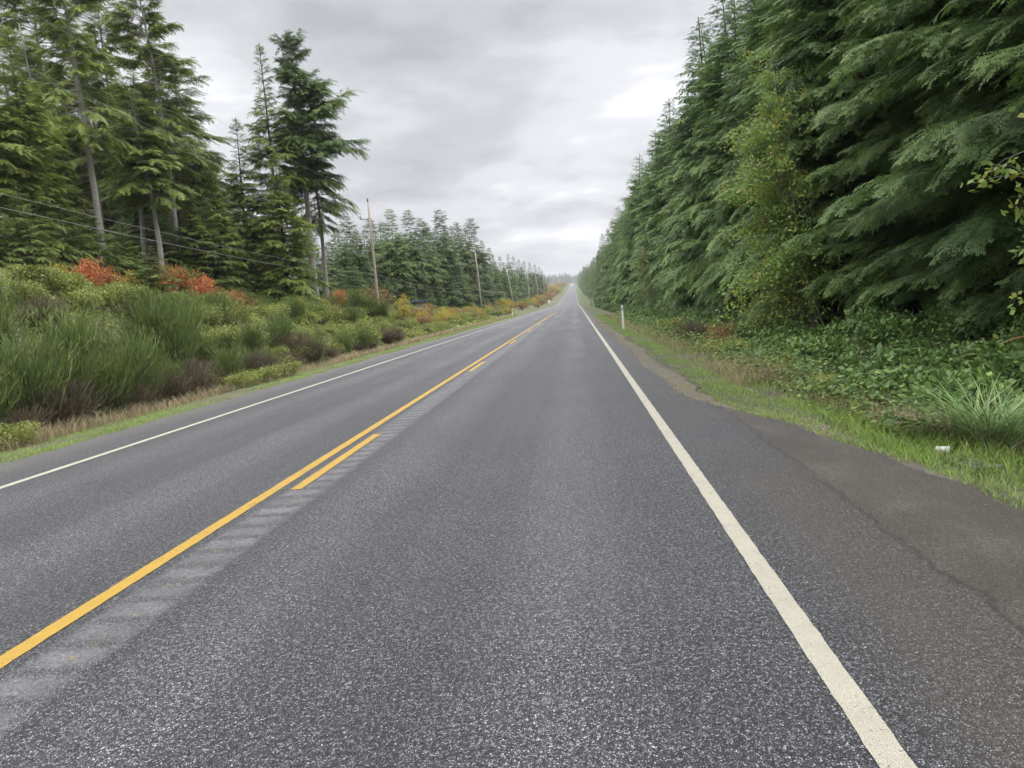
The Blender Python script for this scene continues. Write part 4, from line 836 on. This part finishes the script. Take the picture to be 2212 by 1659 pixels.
# ------------------------------------------------------------------ marker posts, sign, shed, cup
def post(x, y, label, group=None, h=1.12):
    o = empty('marker_post', (x, y, float(ground(x, y))), 0); m = MB(); m.tube([(0, 0, -.2), (0, 0, .02), (0, 0, h-.03), (0, 0, h)], [.05, .05, .048, .035], 10); b = m.build('post', M['white'], o, True); b.scale = (1, .45, 1)
    m = MB(); m.box((0, -.026, h-.16), (.07, .006, .10)); m.build('reflector', M['metal'], o); return tag(o, label, 'marker post', group)
p = at(1347, 710, 37.4); post(p.x, 37.4, 'white roadside marker post on the right, nearest and tallest looking', h=1.18)
post(2.9, 128, 'small white marker post on the right beyond the nearest one'); post(3.0, 190, 'third white marker post on the right, tiny')
p = at(1134, 692, 108); post(-8.9, 108, 'white marker post on the left beyond the bushes'); post(-9, 240, 'distant white marker post on the left verge')
# roadside notice board seen from behind, low white barrier beside it
sg = empty('roadside_sign', (-9.6-.6, 300, float(ground(-10.2, 300)))); m = MB(); m.box((0, 0, 1.7), (.95, .03, 1.3)); m.build('panel', M['white'], sg)
for q in (-.3, .3): m = MB(); m.box((q, .04, .9), (.09, .05, 2.4)); m.build('leg', M['pole'], sg)
tag(sg, 'pale rectangular sign on two legs on the distant left verge', 'sign')
br = empty('roadside_barrier', (-8.6, 310, float(ground(-8.6, 310)))); m = MB(); m.box((0, 0, .95), (1.9, .05, .16)); m.build('rail', M['white'], br)
for q in (-.8, .8): m = MB(); m.box((q, .05, .45), (.08, .04, 1.0)); m.build('leg', M['pole'], br)
tag(br, 'low white rail right of the distant sign', 'barrier')
M['shedwood'] = plain('grey_boards', (.36, .33, .30), .85, (8, (.19, .17, .155)), nsc=(6, 6, .6), bump=.4)
M['blue'] = plain('blue_trim', (.055, .085, .17), .6)
p = at(895, 646, 80); gz = p.z-2.85
sh = empty('wooden_shed', (p.x, 80, gz), .12)
for i in range(9): m = MB(); m.box((-.98+i*.245, -.75, 1.25), (.23, .03, 2.5)); m.build('board', M['shedwood'], sh) if i not in (4,) else None
m = MB(); m.box((-1.1, 0, 1.25), (.04, 1.5, 2.5)); m.box((1.1, 0, 1.25), (.04, 1.5, 2.5)); m.box((0, .75, 1.25), (2.2, .04, 2.5)); m.build('wall', M['shedwood'], sh)
m = MB(); m.box((.1, -.80, 1.35), (.12, .04, 1.9), 0); d = m.build('brace', M['shedwood'], sh); d.rotation_euler = (0, .35, 0)
m = MB(); m.box((0, 0, 2.58), (2.6, 2.0, .10)); m.build('roof', M['shedwood'], sh)
m = MB(); m.box((0, -1.02, 2.60), (2.64, .04, .16)); m.box((1.32, 0, 2.60), (.04, 2.0, .16)); m.box((1.10, -.79, 1.45), (.1, .04, 2.1)); m.build('blue_trim', M['blue'], sh)
tag(sh, 'small grey board shed with blue roof trim behind the yellow bushes', 'shed')
def cup():
    o = empty('paper_cup', (3.11, 6.95, float(ground(3.11, 6.95))+.085)); o.rotation_euler = (R(90), R(12), R(60))
    m = MB(); m.tube([(0, 0, -.05), (0, 0, -.048), (0, 0, .055)], [.034, .036, .044], 20); m.build('cup_body', M['cup'], o, True)
    m = MB(); m.tube([(0, 0, .055), (0, 0, .058), (0, 0, .062)], [.047, .048, .044], 20); m.build('rim', M['cup'], o, True); o.scale = (.8, .8, .95)
    return tag(o, 'crumpled white paper cup lying in the grass below the sedge clump', 'cup')
cup()
# ------------------------------------------------------------------ far traffic
M['carw'] = plain('white_car_paint', (.70, .71, .72), .3); M['carb'] = plain('blue_grey_paint', (.25, .32, .42), .35); M['glass'] = plain('dark_glass', (.03, .035, .04), .1); M['tyre'] = plain('tyre', (.02, .02, .02), .8)
m_, t_, b_, o_ = mat('lit_headlight'); b_.inputs['Base Color'].default_value = (.9, .9, .85, 1); b_.inputs['Emission Color'].default_value = (1, .97, .88, 1); b_.inputs['Emission Strength'].default_value = 6; M['lamp'] = m_
def vehicle(name, x, y, mt, label, Lg, W, H, cab, heading, cat, lamps):
    o = empty(name, (x, y, float(zr(y))+.01), 0 if heading > 0 else math.pi)
    prof = [(-.5, .32), (-.5, .62), (-.46, .68)]+cab+[(.46, .62), (.5, .52), (.5, .32)]
    n = len(prof); V = [(sx*W/2*(.86 if z > .75 else 1), a*Lg, z*H) for sx in (-1, 1) for a, z in [(a, z*.9-.1) for a, z in prof]]
    m = MB(); m.add(V, [tuple(range(n))[::-1], tuple(range(n, 2*n))]+[(i, (i+1) % n, n+(i+1) % n, n+i) for i in range(n)]); m.build('body', M[mt], o)
    m = MB(); m.box((0, Lg*.12 if cat == 'car' else Lg*.44, H*.66), (W*.8, Lg*.02, H*.22)); m.box((0, -Lg*.503, H*.6), (W*.75, .02, H*.2)); m.build('window', M['glass'], o)
    for sx in (-1, 1):
        for a in (-.32, .32):
            m = MB(); m.tube([(sx*(W/2-.22), a*Lg, .33), (sx*(W/2+.01), a*Lg, .33)], .33, 14); m.build('wheel', M['tyre'], o)
        m = MB(); m.tube([(sx*W*.36, Lg*.5, .72), (sx*W*.36, Lg*.506, .72)], .15, 10); m.build('headlight', M['lamp'] if lamps else M['white'], o)
    return tag(o, label, cat)
car = [(-.28, .98), (.06, 1.08), (.24, .72)]; van = [(-.48, 1.1), (.30, 1.1), (.42, .75)]
vehicle('car', -4.9, 1430, 'carw', 'tiny white car with lit headlights coming down the far hill', 4.5, 1.85, 1.55, car, -1, 'car', True)
vehicle('van', -1.2, 1180, 'carw', 'tiny white van going away in the right lane', 5.4, 2.0, 2.2, van, 1, 'van', False)
vehicle('truck', -1.2, 1700, 'carb', 'blue grey truck highest up on the far hill', 7.5, 2.4, 3.0, van, 1, 'truck', False)

# ------------------------------------------------------------------ haze
def haze():
    x0, x1, y0, y1, z0, z1 = -3600, 3600, -60, 9100, -3, 135
    m = MB(); m.box(((x0+x1)/2, (y0+y1)/2, (z0+z1)/2), (x1-x0, y1-y0, z1-z0)); me = bpy.data.materials.new('haze_air'); me.use_nodes = True; t = me.node_tree
    for n in list(t.nodes): t.nodes.remove(n)
    v = nd('ShaderNodeVolumePrincipled', t, inp={'Color': (.93, .95, 1, 1), 'Density': .00021, 'Anisotropy': 0.}); o_ = nd('ShaderNodeOutputMaterial', t); t.links.new(v.outputs[0], o_.inputs['Volume'])
    o = m.build('haze', me); tag(o, 'pale moist air over the road', 'haze', kind='stuff'); o.display_type = 'WIRE'
haze()
